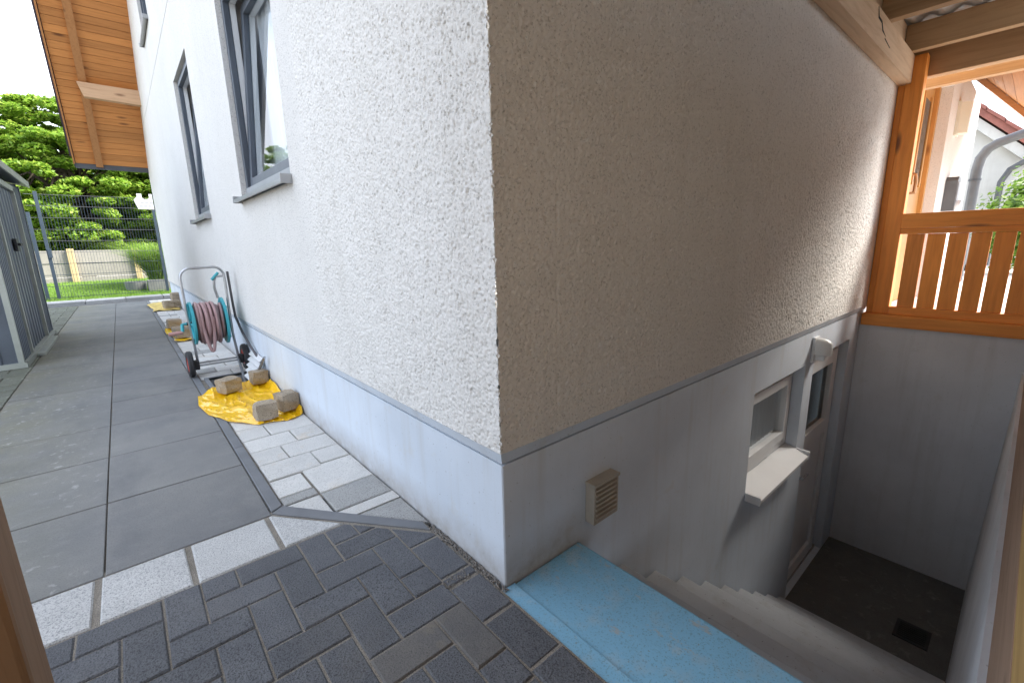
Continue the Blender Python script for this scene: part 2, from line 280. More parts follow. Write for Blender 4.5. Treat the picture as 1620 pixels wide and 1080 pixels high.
# ---------------------------------------------------------------- mesh helpers
class MB:
    def __init__(s): s.v = []; s.f = []; s.sm = False
    def add(s, vs, fs):
        n = len(s.v); s.v += [tuple(p) for p in vs]; s.f += [tuple(i + n for i in q) for q in fs]; return s
    def box(s, x0, x1, y0, y1, z0, z1, bev=0):
        x0, x1 = min(x0, x1), max(x0, x1); y0, y1 = min(y0, y1), max(y0, y1); z0, z1 = min(z0, z1), max(z0, z1)
        if not bev:
            return s.add([(x0, y0, z0), (x1, y0, z0), (x1, y1, z0), (x0, y1, z0), (x0, y0, z1), (x1, y0, z1), (x1, y1, z1), (x0, y1, z1)],
                         [(0, 3, 2, 1), (4, 5, 6, 7), (0, 1, 5, 4), (1, 2, 6, 5), (2, 3, 7, 6), (3, 0, 4, 7)])
        bm = bmesh.new(); bmesh.ops.create_cube(bm, size=1)
        for q in bm.verts: q.co = Vector(((x0 + x1) / 2 + q.co.x * (x1 - x0), (y0 + y1) / 2 + q.co.y * (y1 - y0), (z0 + z1) / 2 + q.co.z * (z1 - z0)))
        bmesh.ops.bevel(bm, geom=bm.edges[:], offset=bev, segments=2, affect='EDGES', profile=.6); s.bm(bm); return s
    def bm(s, bm):
        bm.verts.index_update(); s.add([q.co[:] for q in bm.verts], [[q.index for q in f.verts] for f in bm.faces]); bm.free(); return s
    def prism(s, poly, z0, z1, axis='z'):
        n = len(poly)
        P = {'z': lambda a, c, h: (a, c, h), 'y': lambda a, c, h: (a, h, c), 'x': lambda a, c, h: (h, a, c)}[axis]
        return s.add([P(*p, z0) for p in poly] + [P(*p, z1) for p in poly], [tuple(range(n - 1, -1, -1)), tuple(range(n, 2 * n))] + [(i, (i + 1) % n, n + (i + 1) % n, n + i) for i in range(n)])
    def tube(s, path, r, seg=10, closed=False, cap=True):
        P = [Vector(p) for p in path]; n = len(P); rad = r if hasattr(r, '__len__') else [r] * n; rings = []
        ref = None
        for i, p in enumerate(P):
            a = P[i - 1] if (i or closed) else P[0]; c = P[(i + 1) % n] if (i < n - 1 or closed) else P[-1]
            d = (c - a).normalized()
            if ref is None: ref = d.orthogonal().normalized()
            else: ref = (ref - d * ref.dot(d)); ref = ref.normalized() if ref.length > 1e-6 else d.orthogonal().normalized()
            q = d.cross(ref); rings.append([p + (ref * math.cos(2 * math.pi * k / seg) + q * math.sin(2 * math.pi * k / seg)) * rad[i] for k in range(seg)])
        vs = [w for g in rings for w in g]; fs = []
        for i in range(n if closed else n - 1):
            j = (i + 1) % n
            for k in range(seg): fs.append((i * seg + k, i * seg + (k + 1) % seg, j * seg + (k + 1) % seg, j * seg + k))
        if cap and not closed: fs += [tuple(range(seg - 1, -1, -1)), tuple((n - 1) * seg + k for k in range(seg))]
        s.sm = True; return s.add(vs, fs)
    def lathe(s, prof, seg=24, mat=Matrix()):   # profile (r, h) round local z
        vs = []; fs = []; n = len(prof)
        for k in range(seg):
            a = 2 * math.pi * k / seg
            for r_, h in prof: vs.append(mat @ Vector((r_ * math.cos(a), r_ * math.sin(a), h)))
        for k in range(seg):
            for i in range(n - 1): fs.append((k * n + i, ((k + 1) % seg) * n + i, ((k + 1) % seg) * n + i + 1, k * n + i + 1))
        s.sm = True; return s.add(vs, fs)
    def mesh(s, name, mat):
        me = bpy.data.meshes.new(name); me.from_pydata(s.v, [], s.f); me.materials.append(MATS[mat])
        bm = bmesh.new(); bm.from_mesh(me); bmesh.ops.recalc_face_normals(bm, faces=bm.faces); bm.to_mesh(me); bm.free()
        if s.sm:
            me.shade_smooth()
            try: me.set_sharp_from_angle(angle=R(38))
            except Exception: pass
        return me
    def build(s, name, mat, parent=None, loc=None):
        return put(name, s.mesh(name, mat), parent, loc)
def put(name, data, parent=None, loc=None, rot=None):
    o = bpy.data.objects.new(name, data); COL.objects.link(o)
    if parent: o.parent = parent
    if loc: o.location = loc
    if rot: o.rotation_euler = rot
    return o
def tag(o, label, cat, group=None, kind=None):
    o['label'] = label; o['category'] = cat
    if group: o['group'] = group
    if kind: o['kind'] = kind
    return o
def thing(name, label, cat, loc=(0, 0, 0), group=None, rz=0):
    o = put(name, None, None, loc); o.rotation_euler.z = rz; o.empty_display_size = .1; return tag(o, label, cat, group)
def struct(o): o['kind'] = 'structure'; return o
def clip(poly, nx, ny, d):   # keep nx*x+ny*y<=d
    out = []
    for i in range(len(poly)):
        a = poly[i]; b = poly[(i + 1) % len(poly)]; da = nx * a[0] + ny * a[1] - d; db = nx * b[0] + ny * b[1] - d
        if da <= 0: out.append(a)
        if da * db < 0:
            k = da / (da - db); out.append((a[0] + (b[0] - a[0]) * k, a[1] + (b[1] - a[1]) * k))
    return out
def area(p): return abs(sum(p[i][0] * p[(i + 1) % len(p)][1] - p[(i + 1) % len(p)][0] * p[i][1] for i in range(len(p)))) / 2
def inset(poly, d):
    c0 = sum((p[0] * poly[(i + 1) % len(poly)][1] - poly[(i + 1) % len(poly)][0] * p[1]) for i, p in enumerate(poly))
    P = poly if c0 > 0 else poly[::-1]; out = P
    for i in range(len(P)):
        a = P[i]; b = P[(i + 1) % len(P)]; l = math.hypot(b[0] - a[0], b[1] - a[1])
        if l < 1e-6: continue
        nx, ny = (b[1] - a[1]) / l, -(b[0] - a[0]) / l
        out = clip(out, nx, ny, nx * a[0] + ny * a[1] - d)
        if len(out) < 3: return []
    return out
def stone(poly, z0, z1, bev=.004, wob=0):
    top = inset(poly, bev); n = len(top)
    if n < 3: return None
    c0 = inset(poly, 1e-5)
    if len(c0) != n: return MB().prism(poly, z0, z1)
    # align start vertices
    k = min(range(n), key=lambda i: (c0[i][0] - top[0][0]) ** 2 + (c0[i][1] - top[0][1]) ** 2); c0 = c0[k:] + c0[:k]
    if wob: c0 = [(p[0] + random.uniform(-wob, wob), p[1] + random.uniform(-wob, wob)) for p in c0]; top = [(top[i][0] + (c0[i][0] - top[i][0]) * .2, top[i][1] + (c0[i][1] - top[i][1]) * .2) for i in range(n)]
    mb = MB(); vs = [(p[0], p[1], z0) for p in c0] + [(p[0], p[1], z1 - bev * .8) for p in c0] + [(p[0], p[1], z1) for p in top]
    fs = [tuple(range(2 * n, 3 * n))]
    for i in range(n):
        j = (i + 1) % n; fs += [(i, j, n + j, n + i), (n + i, n + j, 2 * n + j, 2 * n + i)]
    return mb.add(vs, fs)
def centred(poly):
    cx = sum(p[0] for p in poly) / len(poly); cy = sum(p[1] for p in poly) / len(poly)
    return [(p[0] - cx, p[1] - cy) for p in poly], (cx, cy)
def lay(name, poly, mat, parent, gap=.004, z=0, th=.05, bev=.004, wob=.0008, tilt=.004, dz=.0015):
    p = inset(poly, gap / 2)
    if len(p) < 3 or area(p) < 2e-4: return None
    q, c = centred(p); s = stone(q, -th, 0, bev, wob)
    if s is None: return None
    return put(name, s.mesh(name, mat), parent, (c[0], c[1], z + random.uniform(-dz, dz)), (random.uniform(-tilt, tilt), random.uniform(-tilt, tilt), random.uniform(-.002, .002)))
def rect(x0, x1, y0, y1): return [(x0, y0), (x1, y0), (x1, y1), (x0, y1)]
def leaves(name, pts, nrm, size, mat, parent, aspect=.55, kind=None):
    n = len(pts); pts = np.asarray(pts); a = rng.normal(size=(n, 3)); a /= np.linalg.norm(a, axis=1)[:, None]
    nn = np.asarray(nrm) + rng.normal(size=(n, 3)) * .55; nn /= np.linalg.norm(nn, axis=1)[:, None]
    t1 = np.cross(nn, a); t1 /= np.linalg.norm(t1, axis=1)[:, None] + 1e-9; t2 = np.cross(nn, t1)
    sz = (size * rng.uniform(.6, 1.35, n))[:, None]
    V = np.stack([pts - t1 * sz, pts + t2 * sz * aspect - nn * sz * .15, pts + t1 * sz, pts - t2 * sz * aspect - nn * sz * .15], 1).reshape(-1, 3)
    me = bpy.data.meshes.new(name); me.vertices.add(4 * n); me.vertices.foreach_set('co', V.ravel()); me.loops.add(4 * n); me.loops.foreach_set('vertex_index', np.arange(4 * n))
    me.polygons.add(n); me.polygons.foreach_set('loop_start', np.arange(0, 4 * n, 4)); me.update(calc_edges=True)
    at = me.attributes.new('rnd', 'FLOAT', 'FACE'); at.data.foreach_set('value', rng.uniform(0, 1, n)); me.materials.append(MATS[mat])
    return put(name, me, parent)
def blades(name, base, h, w, lean, mat, parent=None, seg=3, droop=0):
    n = len(base); base = np.asarray(base); ang = rng.uniform(0, 2 * np.pi, n); d = np.stack([np.cos(ang), np.sin(ang), 0 * ang], 1); s = np.stack([-np.sin(ang), np.cos(ang), 0 * ang], 1)
    hh = h * rng.uniform(.6, 1.2, n); ln = lean * rng.uniform(.3, 1.3, n); rows = []
    for k in range(seg + 1):
        t_ = k / seg; c = base + d * (ln * hh * t_ ** 2)[:, None]; c[:, 2] += hh * (t_ - droop * t_ ** 3); ww = w * (1 - t_ * .92)
        rows += [c - s * ww, c + s * ww]
    V = np.stack(rows, 1).reshape(-1, 3); m_ = 2 * (seg + 1); idx = []
    for k in range(seg): idx.append(np.stack([np.arange(n) * m_ + 2 * k, np.arange(n) * m_ + 2 * k + 1, np.arange(n) * m_ + 2 * k + 3, np.arange(n) * m_ + 2 * k + 2], 1))
    F_ = np.concatenate(idx); me = bpy.data.meshes.new(name); me.vertices.add(len(V)); me.vertices.foreach_set('co', V.ravel()); me.loops.add(F_.size); me.loops.foreach_set('vertex_index', F_.ravel())
    me.polygons.add(len(F_)); me.polygons.foreach_set('loop_start', np.arange(0, F_.size, 4)); me.update(calc_edges=True)
    at = me.attributes.new('rnd', 'FLOAT', 'FACE'); at.data.foreach_set('value', np.tile(rng.uniform(0, 1, n), seg)); me.materials.append(MATS[mat]); me.shade_smooth()
    return put(name, me, parent)

# ---------------------------------------------------------------- ground
def sheet(name, xs, ys, holes, z, mat):
    mb = MB()
    for i in range(len(xs) - 1):
        for j in range(len(ys) - 1):
            if (i, j) in holes: continue
            mb.add([(xs[i], ys[j], z), (xs[i + 1], ys[j], z), (xs[i + 1], ys[j + 1], z), (xs[i], ys[j + 1], z)], [(0, 1, 2, 3)])
    return struct(mb.build(name, mat))
sheet('ground', [-150, -.36, 0, 4.3, 200], [-150, -1.06, .6, 3.06, 3.58, 250], {(2, 1), (1, 3)}, -.06, 'gravel_ground')

# dark herringbone paving before the steps
yard = struct(MB().add([(-2.6, -2.2, -.0045), (-.02, -2.2, -.0045), (-.02, .5, -.0045), (-.44, .985, -.0045), (-2.6, .985, -.0045)], [(0, 1, 2, 3, 4)]).build('yard_paving', 'joint_sand'))
GX = lambda i: -.042 + .1 * i if i < 0 else -.02      # grid lines across
GY = lambda n: .04 + .1085 * n
sA, sB = (-.469, .957), (-.035, .412)                 # lower edge of the slanting edging strip
sn = Vector((-(sB[1] - sA[1]), sB[0] - sA[0])).normalized()   # points up/right
def yardclip(p):
    p = clip(p, 0, 1, .69); p = clip(p, sn.x, sn.y, sn.x * sA[0] + sn.y * sA[1] - .003); return p
tan_cells = {(-4, -1), (-2, -2)}
for i in range(-24, 0):
    for n in range(-19, 7):
        k = (i - n) % 4
        if i == -1 and n < 1: continue
        if k == 1: i1, n1 = i + 2, n + 1
        elif k == 0: i1, n1 = i + 1, n + 2
        else: continue
        if i == -1: continue
        lim = 0 if (n >= 3) else -1
        if i1 > lim and k == 1: i1 = lim
        if i1 <= i: continue
        poly = yardclip(rect(GX(i), GX(i1) if i1 < 0 else -.018, GY(n), GY(n1)))
        if len(poly) >= 3 and area(poly) > 6e-4:
            lay('dark_paver', poly, 'paver_tan' if (i, n) in tan_cells else 'paver_dark', yard, .005, 0, .05, .0055, .0012, .005, .0022)
for y0, y1 in ((.162, .37), (.115, .158), (-.067, .105), (-.266, -.071), (-.468, -.27), (-.67, -.472), (-.87, -.674), (-1.07, -.874), (-1.27, -1.074), (-1.47, -1.274)):
    lay('dark_paver', yardclip(rect(-.142, -.026, y0, y1)), 'paver_dark', yard, .005, 0, .05, .0055, .0012, .005, .0022)
lay('dark_paver', yardclip(rect(-.142, -.026, .374, .62)), 'paver_dark', yard, .005, 0, .05, .0055, .0012, .005, .0022)
gx = [-2.01, -1.755, -1.505, -1.255, -1.0, -.752, -.486]
for a, c in zip(gx[:-1], gx[1:]):
    lay('granite_block', rect(a + .009, c - .008, .694, .949), 'granite', yard, .002, .001, .05, .006, .002, .004)
lay('granite_block', clip(rect(-.479, -.2, .694, .949), sn.x, sn.y, sn.x * sA[0] + sn.y * sA[1] - .003), 'granite', yard, .003, .001, .05, .006, .001, .002)

# concrete slab path along the house
path = struct(MB().add([(-1.60, .955, -.012), (-.0, .955, -.012), (-.0, 3.06, -.012), (-.36, 3.06, -.012), (-.36, 3.58, -.012), (0, 3.58, -.012), (0, 12.42, -.012), (-1.60, 12.42, -.012)], [tuple(range(8))]).build('garden_path', 'joint_sand'))
ys = [.955 + .6 * k for k in range(20)]
for k in range(19):
    y1 = min(ys[k + 1], 12.42)
    for x0, x1 in ((-1.585, -.985), (-.985, -.464)):
        lay('slab', rect(x0, x1, ys[k], y1), 'slab', path, .005, 0, .05, .003, .0008, .0015, .0012)
yy = 1.0
while yy < 12.3:
    L_ = .8
    poly = rect(-.462, -.413, yy, min(yy + L_, 12.42))
    if yy < 1.01: poly = [(-.462, .972), (-.413, 1.0), (-.413, 1.8), (-.462, 1.8)]
    lay('edging_strip', poly, 'edging', path, .003, .003, .05, .003, 0, .001, .001); yy += L_
e1 = Vector((sB[0] - sA[0], sB[1] - sA[1])).normalized()
lay('edging_strip', [(-.466, .966), (-.030, .418), (-.024, .484), (-.412, .997)], 'edging', path, .003, .003, .05, .003, 0, .001, .001)
# light blocks between strip and plinth
def lp(poly, mat='paver_light', **k):
    p = clip(poly, -sn.x, -sn.y, -(sn.x * sA[0] + sn.y * sA[1] + .055)); lay('light_paver', p, mat, path, .006, 0, .05, .005, .002, .004, .002)
lp(rect(-.408, -.262, 1.07, 1.258)); lp(rect(-.408, -.262, .992, 1.066), 'paver_light_wet'); lp(rect(-.41, -.262, .60, .988))
lp(rect(-.258, -.004, .99, 1.285)); lp(rect(-.258, -.004, .792, .987), 'paver_light_wet'); lp(rect(-.258, -.004, .715, .788)); lp(rect(-.258, -.004, .45, .711), 'paver_light_wet')
yy = 1.262; k = 0
while yy < 3.05:
    h_ = .2 if yy > 1.3 else .203
    c = -.157 if k % 2 == 0 else -.257
    if yy + h_ > 3.06: h_ = 3.06 - yy
    lp(rect(-.408, c, yy, yy + h_)); lp(rect(c, -.004, yy if k else 1.289, yy + h_)); yy += h_; k += 1
yy = 3.6; k = 0
while yy < 12.4:
    c = (-.157, -.257)[k % 2]; h_ = min(.2, 12.42 - yy)
    lay('light_paver', rect(-.408, c, yy, yy + h_), 'paver_light_wet' if k % 5 == 1 else 'paver_light', path, .007, 0, .05, .005, .002, .006, .002)
    lay('light_paver', rect(c, -.004, yy, yy + h_), 'paver_light', path, .007, 0, .05, .005, .002, .006, .002); yy += h_; k += 1
# mossy paving beside and before the shed
side = struct(MB().add([(-6, .99, -.014), (-1.605, .99, -.014), (-1.605, 12.42, -.014), (-6, 12.42, -.014)], [(0, 1, 2, 3)]).build('side_paving', 'joint_sand'))
yy = 1.0; k = 0
while yy < 12.3:
    for j in range(6):
        x1 = -1.59 - j * .3 + (.15 if k % 2 else 0); x0 = x1 - .3; x1 = min(x1, -1.592)
        if x0 < -1.68 and yy > 5.45 and yy < 7.95 and x1 < -1.66: continue
        lay('mossy_paver', rect(x0, x1, yy, yy + .2), 'paver_mossy', side, .007, -.002, .05, .005, .002, .008, .003)
    yy += .2; k += 1

# ---------------------------------------------------------------- the house
house = thing('house', 'white rough plaster house with pale blue plinth at the corner', 'house')
EAVE_Z, SLOPE = 2.97, 1.15
def zroof(y): return EAVE_Z + min(11.5 - y, y + .0) * SLOPE
def wall_cells(us, vs, holes, clips, front, back, plane):   # plane(u,v,depth)
    mb = MB()
    for i in range(len(us) - 1):
        for j in range(len(vs) - 1):
            if (i, j) in holes: continue
            p = rect(us[i], us[i + 1], vs[j], vs[j + 1])
            for c in clips: p = clip(p, *c) if len(p) >= 3 else p
            if len(p) < 3: continue
            n = len(p); mb.add([plane(a, c_, front) for a, c_ in p], [tuple(range(n))])
    for (i, j) in holes:
        d = holes[(i, j)]
        if d is None: continue
        a0, a1, b0, b1 = us[i], us[i + 1], vs[j], vs[j + 1]
        for (p, q) in (((a0, b0), (a1, b0)), ((a1, b0), (a1, b1)), ((a1, b1), (a0, b1)), ((a0, b1), (a0, b0))):
            if j - 1 >= 0 and (i, j - 1) in holes and p[1] == q[1] == b0: continue
            if (i, j + 1) in holes and p[1] == q[1] == b1: continue
            mb.add([plane(*p, front), plane(*q, front), plane(*q, front + d), plane(*p, front + d)], [(0, 1, 2, 3)])
    return mb
PA = lambda u, v, d: (d, u, v); PB = lambda u, v, d: (u, d, v)
gab = [(SLOPE, 1, EAVE_Z + 11.5 * SLOPE), (-SLOPE, 1, EAVE_Z + .3)]
NEAR = 1.45; NTOP = 2.35
W1 = (1.70, 2.95, 1.43, 2.78); W2 = (4.50, 5.62, 1.41, 2.93); W3 = (6.95, 8.0, 4.02, 5.4)
us = [-.02, NEAR, W1[0], W1[1], W2[0], W2[1], W3[0], W3[1], 11.7]; vs = [.468, W2[2], W1[2], NTOP, W1[3], W2[3], 3.515, 3.525, W3[2], W3[3], 10]
hol = {}
for j in (2, 3): hol[(2, j)] = .13
for j in (1, 2, 3, 4): hol[(4, j)] = .13
hol[(6, 8)] = .13
for j in (0, 1, 2): hol[(0, j)] = None
for i in range(8): hol.setdefault((i, 6), None)
for i in range(8): hol[(i, 6)] = None
wa = wall_cells(us, vs, hol, gab, -.02, 0, PA)
wa.add([(-.02, -.02, 3.515), (-.02, 11.7, 3.515), (-.008, 11.7, 3.515), (-.008, -.02, 3.515)], [(0, 1, 2, 3)]); wa.add([(-.02, -.02, 3.525), (-.02, 11.7, 3.525), (-.008, 11.7, 3.525), (-.008, -.02, 3.525)], [(0, 1, 2, 3)])
wa.add([(-.008, -.02, 3.515), (-.008, 11.7, 3.515), (-.008, 11.7, 3.525), (-.008, -.02, 3.525)], [(0, 1, 2, 3)])
wa.add([(-.02, -.02, .468), (-.02, 11.7, .468), (-.0, 11.7, .468), (0, -.0, .468)], [(0, 1, 2, 3)])
wa.add([(-.02, 11.7, .468), (3, 11.7, .468), (3, 11.7, 2.9), (-.02, 11.7, 2.9)], [(0, 1, 2, 3)])
wa.build('plaster_wall', 'plaster', house)
BNEAR = 1.5
wb = MB().add([PB(-.02, NTOP, -.02), PB(4.70, NTOP, -.02), PB(4.70, 3.2, -.02), PB(-.02, 3.2, -.02)], [(0, 1, 2, 3)])
wb.add([(4.70, -.02, .2), (4.70, .12, .2), (4.70, .12, 3.2), (4.70, -.02, 3.2)], [(0, 1, 2, 3)]); wb.add([(4.60, -.02, .2), (4.70, -.02, .2), (4.70, -.02, NTOP), (4.60, -.02, NTOP)], [(0, 1, 2, 3)])
wb.add([(-.02, -.02, .468), (4.60, -.02, .468), (4.60, 0, .468), (0, 0, .468)], [(0, 1, 2, 3)])
wb.build('plaster_wall', 'plaster', house)
# relief plaster next to the corner: both faces in one continuous grain mesh each
def field(nu, nv, blur=1):
    f = rng.normal(size=(nu, nv))
    for _ in range(blur):
        f = (f + np.roll(f, 1, 0) + np.roll(f, -1, 0) + np.roll(f, 1, 1) + np.roll(f, -1, 1)) / 5
    return f / f.std()
def relief(u0, u1, v0, v1, step, plane, amp, cornercol=None, groove=None):
    nu = int((u1 - u0) / step) + 1; nv = int((v1 - v0) / step) + 1
    U, V = np.meshgrid(np.linspace(u0, u1, nu), np.linspace(v0, v1, nv), indexing='ij')
    Hh = field(nu, nv, 0) * .9 + field(nu, nv, 1) * .5 + field(nu, nv, 3) * .12
    Hh = np.clip(Hh, -1.6, 1.5) * amp
    pit = .85 * field(nu, nv, 0) + .5 * field(nu, nv, 1) + .25 * field(nu, nv, 20); Hh -= np.clip((pit - 1.15) / .6, 0, 1) * .0052
    if groove: Hh -= np.clip(1 - np.abs(U - groove) / .006, 0, 1) * .008 * (.6 + .4 * np.sin(V * 23))
    U = U + rng.normal(size=U.shape) * step * .18; V = V + rng.normal(size=U.shape) * step * .18
    U[-1, :] = u1; V[:, 0] = v0 + np.abs(rng.normal(size=nu)) * .0015; V[:, -1] = v1
    Hh[-1, :] = 0; Hh[:, -1] = 0
    U[0, :] = u0 if cornercol is None else u0 + cornercol; Hh[0, :] = 0 if cornercol is None else cornercol
    co = plane(U, V, -.02 - Hh); me = bpy.data.meshes.new('plaster_relief'); me.vertices.add(nu * nv); me.vertices.foreach_set('co', np.stack(co, -1).reshape(-1, 3).ravel())
    I = np.arange(nu * nv).reshape(nu, nv); F_ = np.stack([I[:-1, :-1], I[1:, :-1], I[1:, 1:], I[:-1, 1:]], -1).reshape(-1, 4)
    me.loops.add(F_.size); me.loops.foreach_set('vertex_index', F_.ravel()); me.polygons.add(len(F_)); me.polygons.foreach_set('loop_start', np.arange(0, F_.size, 4)); me.update(calc_edges=True)
    me.materials.append(MATS['plaster_relief']); me.shade_smooth(); return put('plaster_corner', me, house)
STEP = .0040; nv_ = int((NTOP - .468) / STEP) + 1
cc = field(nv_, 3, 1)[:, 1] * .0016
relief(-.02, NEAR, .468, NTOP, STEP, lambda U, V, D: (D, U, V), .0013, cc)
relief(-.02, BNEAR, .468, NTOP, STEP, lambda U, V, D: (U, D, V), .0016, cc, .222)
relief(BNEAR, 4.60, .468, NTOP, .0055, lambda U, V, D: (U, D, V), .0016)
# base trim under the plaster (two lengths) and plinth
tr_ = MB().add([(-.0185, -.0185, .4675), (-.0185, 11.7, .4675), (-.0025, 11.7, .425), (-.0025, -.0025, .425)], [(0, 1, 2, 3)]); tr_.add([(-.0025, -.0025, .425), (-.0025, 11.7, .425), (.012, 11.7, .422), (.012, .012, .422)], [(0, 1, 2, 3)]); tr_.add([(.012, .012, .422), (.012, 11.7, .422), (.012, 11.7, .414), (.012, .012, .414)], [(0, 1, 2, 3)]); tr_.add([(.012, .012, .4155), (.012, 11.7, .4155), (0, 11.7, .4158), (0, 0, .4158)], [(0, 1, 2, 3)])
tr_.build('base_trim', 'plinth_paint', house)
tr_ = MB()
for a, c in ((-.016, 2.28), (2.284, 4.51)):
    c0 = -.0025 if a < 0 else a; c1 = .012 if a < 0 else a; a = -.0185 if a < 0 else a
    tr_.add([(a, -.0185, .4675), (c, -.0185, .4675), (c, -.0025, .425), (c0, -.0025, .425)], [(0, 1, 2, 3)]); tr_.add([(c0, -.0025, .425), (c, -.0025, .425), (c, .012, .422), (c1, .012, .422)], [(0, 1, 2, 3)]); tr_.add([(c1, .012, .422), (c, .012, .422), (c, .012, .414), (c1, .012, .414)], [(0, 1, 2, 3)]); tr_.add([(c1, .012, .4155), (c, .012, .4155), (c, 0, .4158), (max(a, 0), 0, .4158)], [(0, 1, 2, 3)])
tr_.build('base_trim', 'plinth_paint', house)
# plinth A
mb = MB().add([(0, .004, -.08), (0, 11.7, -.08), (0, 11.7, .416), (0, .004, .416)], [(0, 1, 2, 3)]); mb.add([(0, .004, -.08), (0, .004, .416), (.004, 0, .416), (.004, 0, -.08)], [(0, 1, 2, 3)])
mb.build('plinth', 'plinth_paint', house)
BW = (1.915, 2.81, -.46, .185); BD = (2.985, 3.93, -1.87, .20)
us = [.004, BW[0], BW[1], BD[0], BD[1], 4.60]; vs = [-1.9, BD[2], BW[2], BW[3], BD[3], .416]
pb = wall_cells(us, vs, {(1, 2): .10, (3, 1): .10, (3, 2): .10, (3, 3): .10}, [], 0, 0, PB)
pb.add([(4.60, 0, -1.9), (4.60, .12, -1.9), (4.60, .12, .416), (4.60, 0, .416)], [(0, 1, 2, 3)])
pb.build('plinth', 'plinth_paint', house)
# entrance side, set back
eb = MB(); YE = .05
us = [4.70, 4.72, 7.72, 10.85]; vs = [.2, 2.95, 3.3]
eb2 = wall_cells(us, vs, {(1, 0): .20}, [], YE, 0, PB); eb2.add([(10.85, YE, .2), (10.85, 3, .2), (10.85, 3, 3.3), (10.85, YE, 3.3)], [(0, 1, 2, 3)]); eb2.build('plaster_wall', 'plaster', house)
def part(name, mb, mat, par): return mb.build(name, mat, par)
# front door of the entrance
part('plaster_wall', MB().box(4.72, 6.52, YE + .17, YE + .2, .2, 2.95), 'plaster', house)
d = part('door', MB().box(6.521, 7.72, YE + .165, YE + .2, .22, 2.95), 'door_wood', house)
part('door_glass', MB().box(6.92, 7.36, YE + .150, YE + .164, 1.75, 2.72), 'glass_dark', d)
part('door_frame', MB().box(6.53, 6.60, YE + .12, YE + .164, .22, 2.95).box(7.62, 7.719, YE + .12, YE + .164, .22, 2.95).box(6.86, 6.92, YE + .14, YE + .1645, 1.7, 2.78).box(7.36, 7.42, YE + .14, YE + .1645, 1.7, 2.78), 'door_wood', d)
part('handle', MB().tube([(6.66, YE + .165, 1.80), (6.68, YE + .09, 1.80), (6.70, YE + .08, 1.72), (6.66, YE + .08, 1.58), (6.64, YE + .165, 1.58)], .02, 8), 'brass', d)
# wall windows on the long side -------------------------------------------------
def frame_box(y0, y1, z0, z1, w, x0, x1):   # rectangular ring in the plane x
    return MB().box(x0, x1, y0, y0 + w, z0, z1, .004).box(x0, x1, y1 - w, y1, z0, z1, .004).box(x0, x1, y0 + w, y1 - w, z0, z0 + w, .004).box(x0, x1, y0 + w, y1 - w, z1 - w, z1, .004)
def window(Wd, tilt, curtain=True):
    y0, y1, z0, z1 = Wd
    w = put('window', None, house, (-.03, 0, 0))
    yn = y0 - .14
    part('frame', frame_box(yn, y1 - .002, z0 + .035, z1 - .002, .055, .045, .085), 'anthracite', w)
    part('inner_frame', frame_box(yn + .002, y1 - .004, z0 + .037, z1 - .004, .05, .086, .125), 'white_plastic', w)
    a = yn + .05; b_ = y1 - .05; c = z0 + .085; d_ = z1 - .05
    M_ = Matrix.Translation((.075, 0, c)) @ Matrix.Rotation(R(tilt), 4, 'Y') @ Matrix.Translation((-.075, 0, -c))
    def tl(mb): mb.v = [tuple(M_ @ Vector(p)) for p in mb.v]; return mb
    part('sash', tl(frame_box(a, b_, c, d_, .07, .062, .098)), 'anthracite', w)
    part('sash_lining', tl(frame_box(a + .003, b_ - .003, c + .003, d_ - .003, .065, .099, .135)), 'white_plastic', w)
    part('bottom_rail', MB().box(.0405, .0445, y0 + .002, y1 - .002, z0 + .035, z0 + .09, 0), 'anthracite_light', w)
    part('pane', tl(MB().box(.083, .089, a + .06, b_ - .06, c + .06, d_ - .06)), 'glass', w)
    # aluminium sill with end caps
    s = part('sill', MB().add([(-.045, y0 - .02, z0 + .012), (-.045, y1 + .02, z0 + .012), (.046, y1 + .02, z0 + .034), (.046, y0 - .02, z0 + .034), (-.045, y0 - .02, z0 - .010), (-.045, y1 + .02, z0 - .010), (-.03, y1 + .02, z0 - .010), (-.03, y0 - .02, z0 - .010), (.046, y1 + .02, z0 + .028), (.046, y0 - .02, z0 + .028)],
                              [(0, 1, 2, 3), (0, 4, 5, 1), (4, 7, 6, 5), (7, 9, 8, 6), (0, 3, 9, 7, 4), (1, 5, 6, 8, 2)]), 'alu_sill', w)
    for yq in (y0 - .024, y1 + .008): part('end_cap', MB().box(-.05, .012, yq, yq + .016, z0 - .014, z0 + .036, .005), 'alu_sill', s)
    # room behind: white reveal, curtain
    part('inner_reveal', MB().box(.131, .20, y1, y1 + .02, z0, z1).box(.131, .22, y0 - .2, y1 + .02, z1, z1 + .02).box(.131, .23, y0 - .2, y1 + .02, z0 - .02, z0 + .03), 'room_wall', w)
    if curtain:
        mb = MB(); N = 130
        for i in range(N + 1):
            yy_ = y0 - .2 + (y1 - y0 + .9) * i / N; xx = .262 + .014 * math.sin(i * 1.15) + .007 * math.sin(i * .37); mb.v += [(xx, yy_, z0 + .03 + .02 * math.sin(i * .4)), (xx - .01, yy_, z1)]
        mb.f = [(2 * i, 2 * i + 2, 2 * i + 3, 2 * i + 1) for i in range(N)]; mb.sm = True
        part('curtain', mb, 'curtain', w)
    return w
window(W1, 4.4); window(W2, 4.0); window(W3, 0)
part('room', MB().box(.36, 4, .8, 9.2, .9, 2.9), 'room_wall', house)
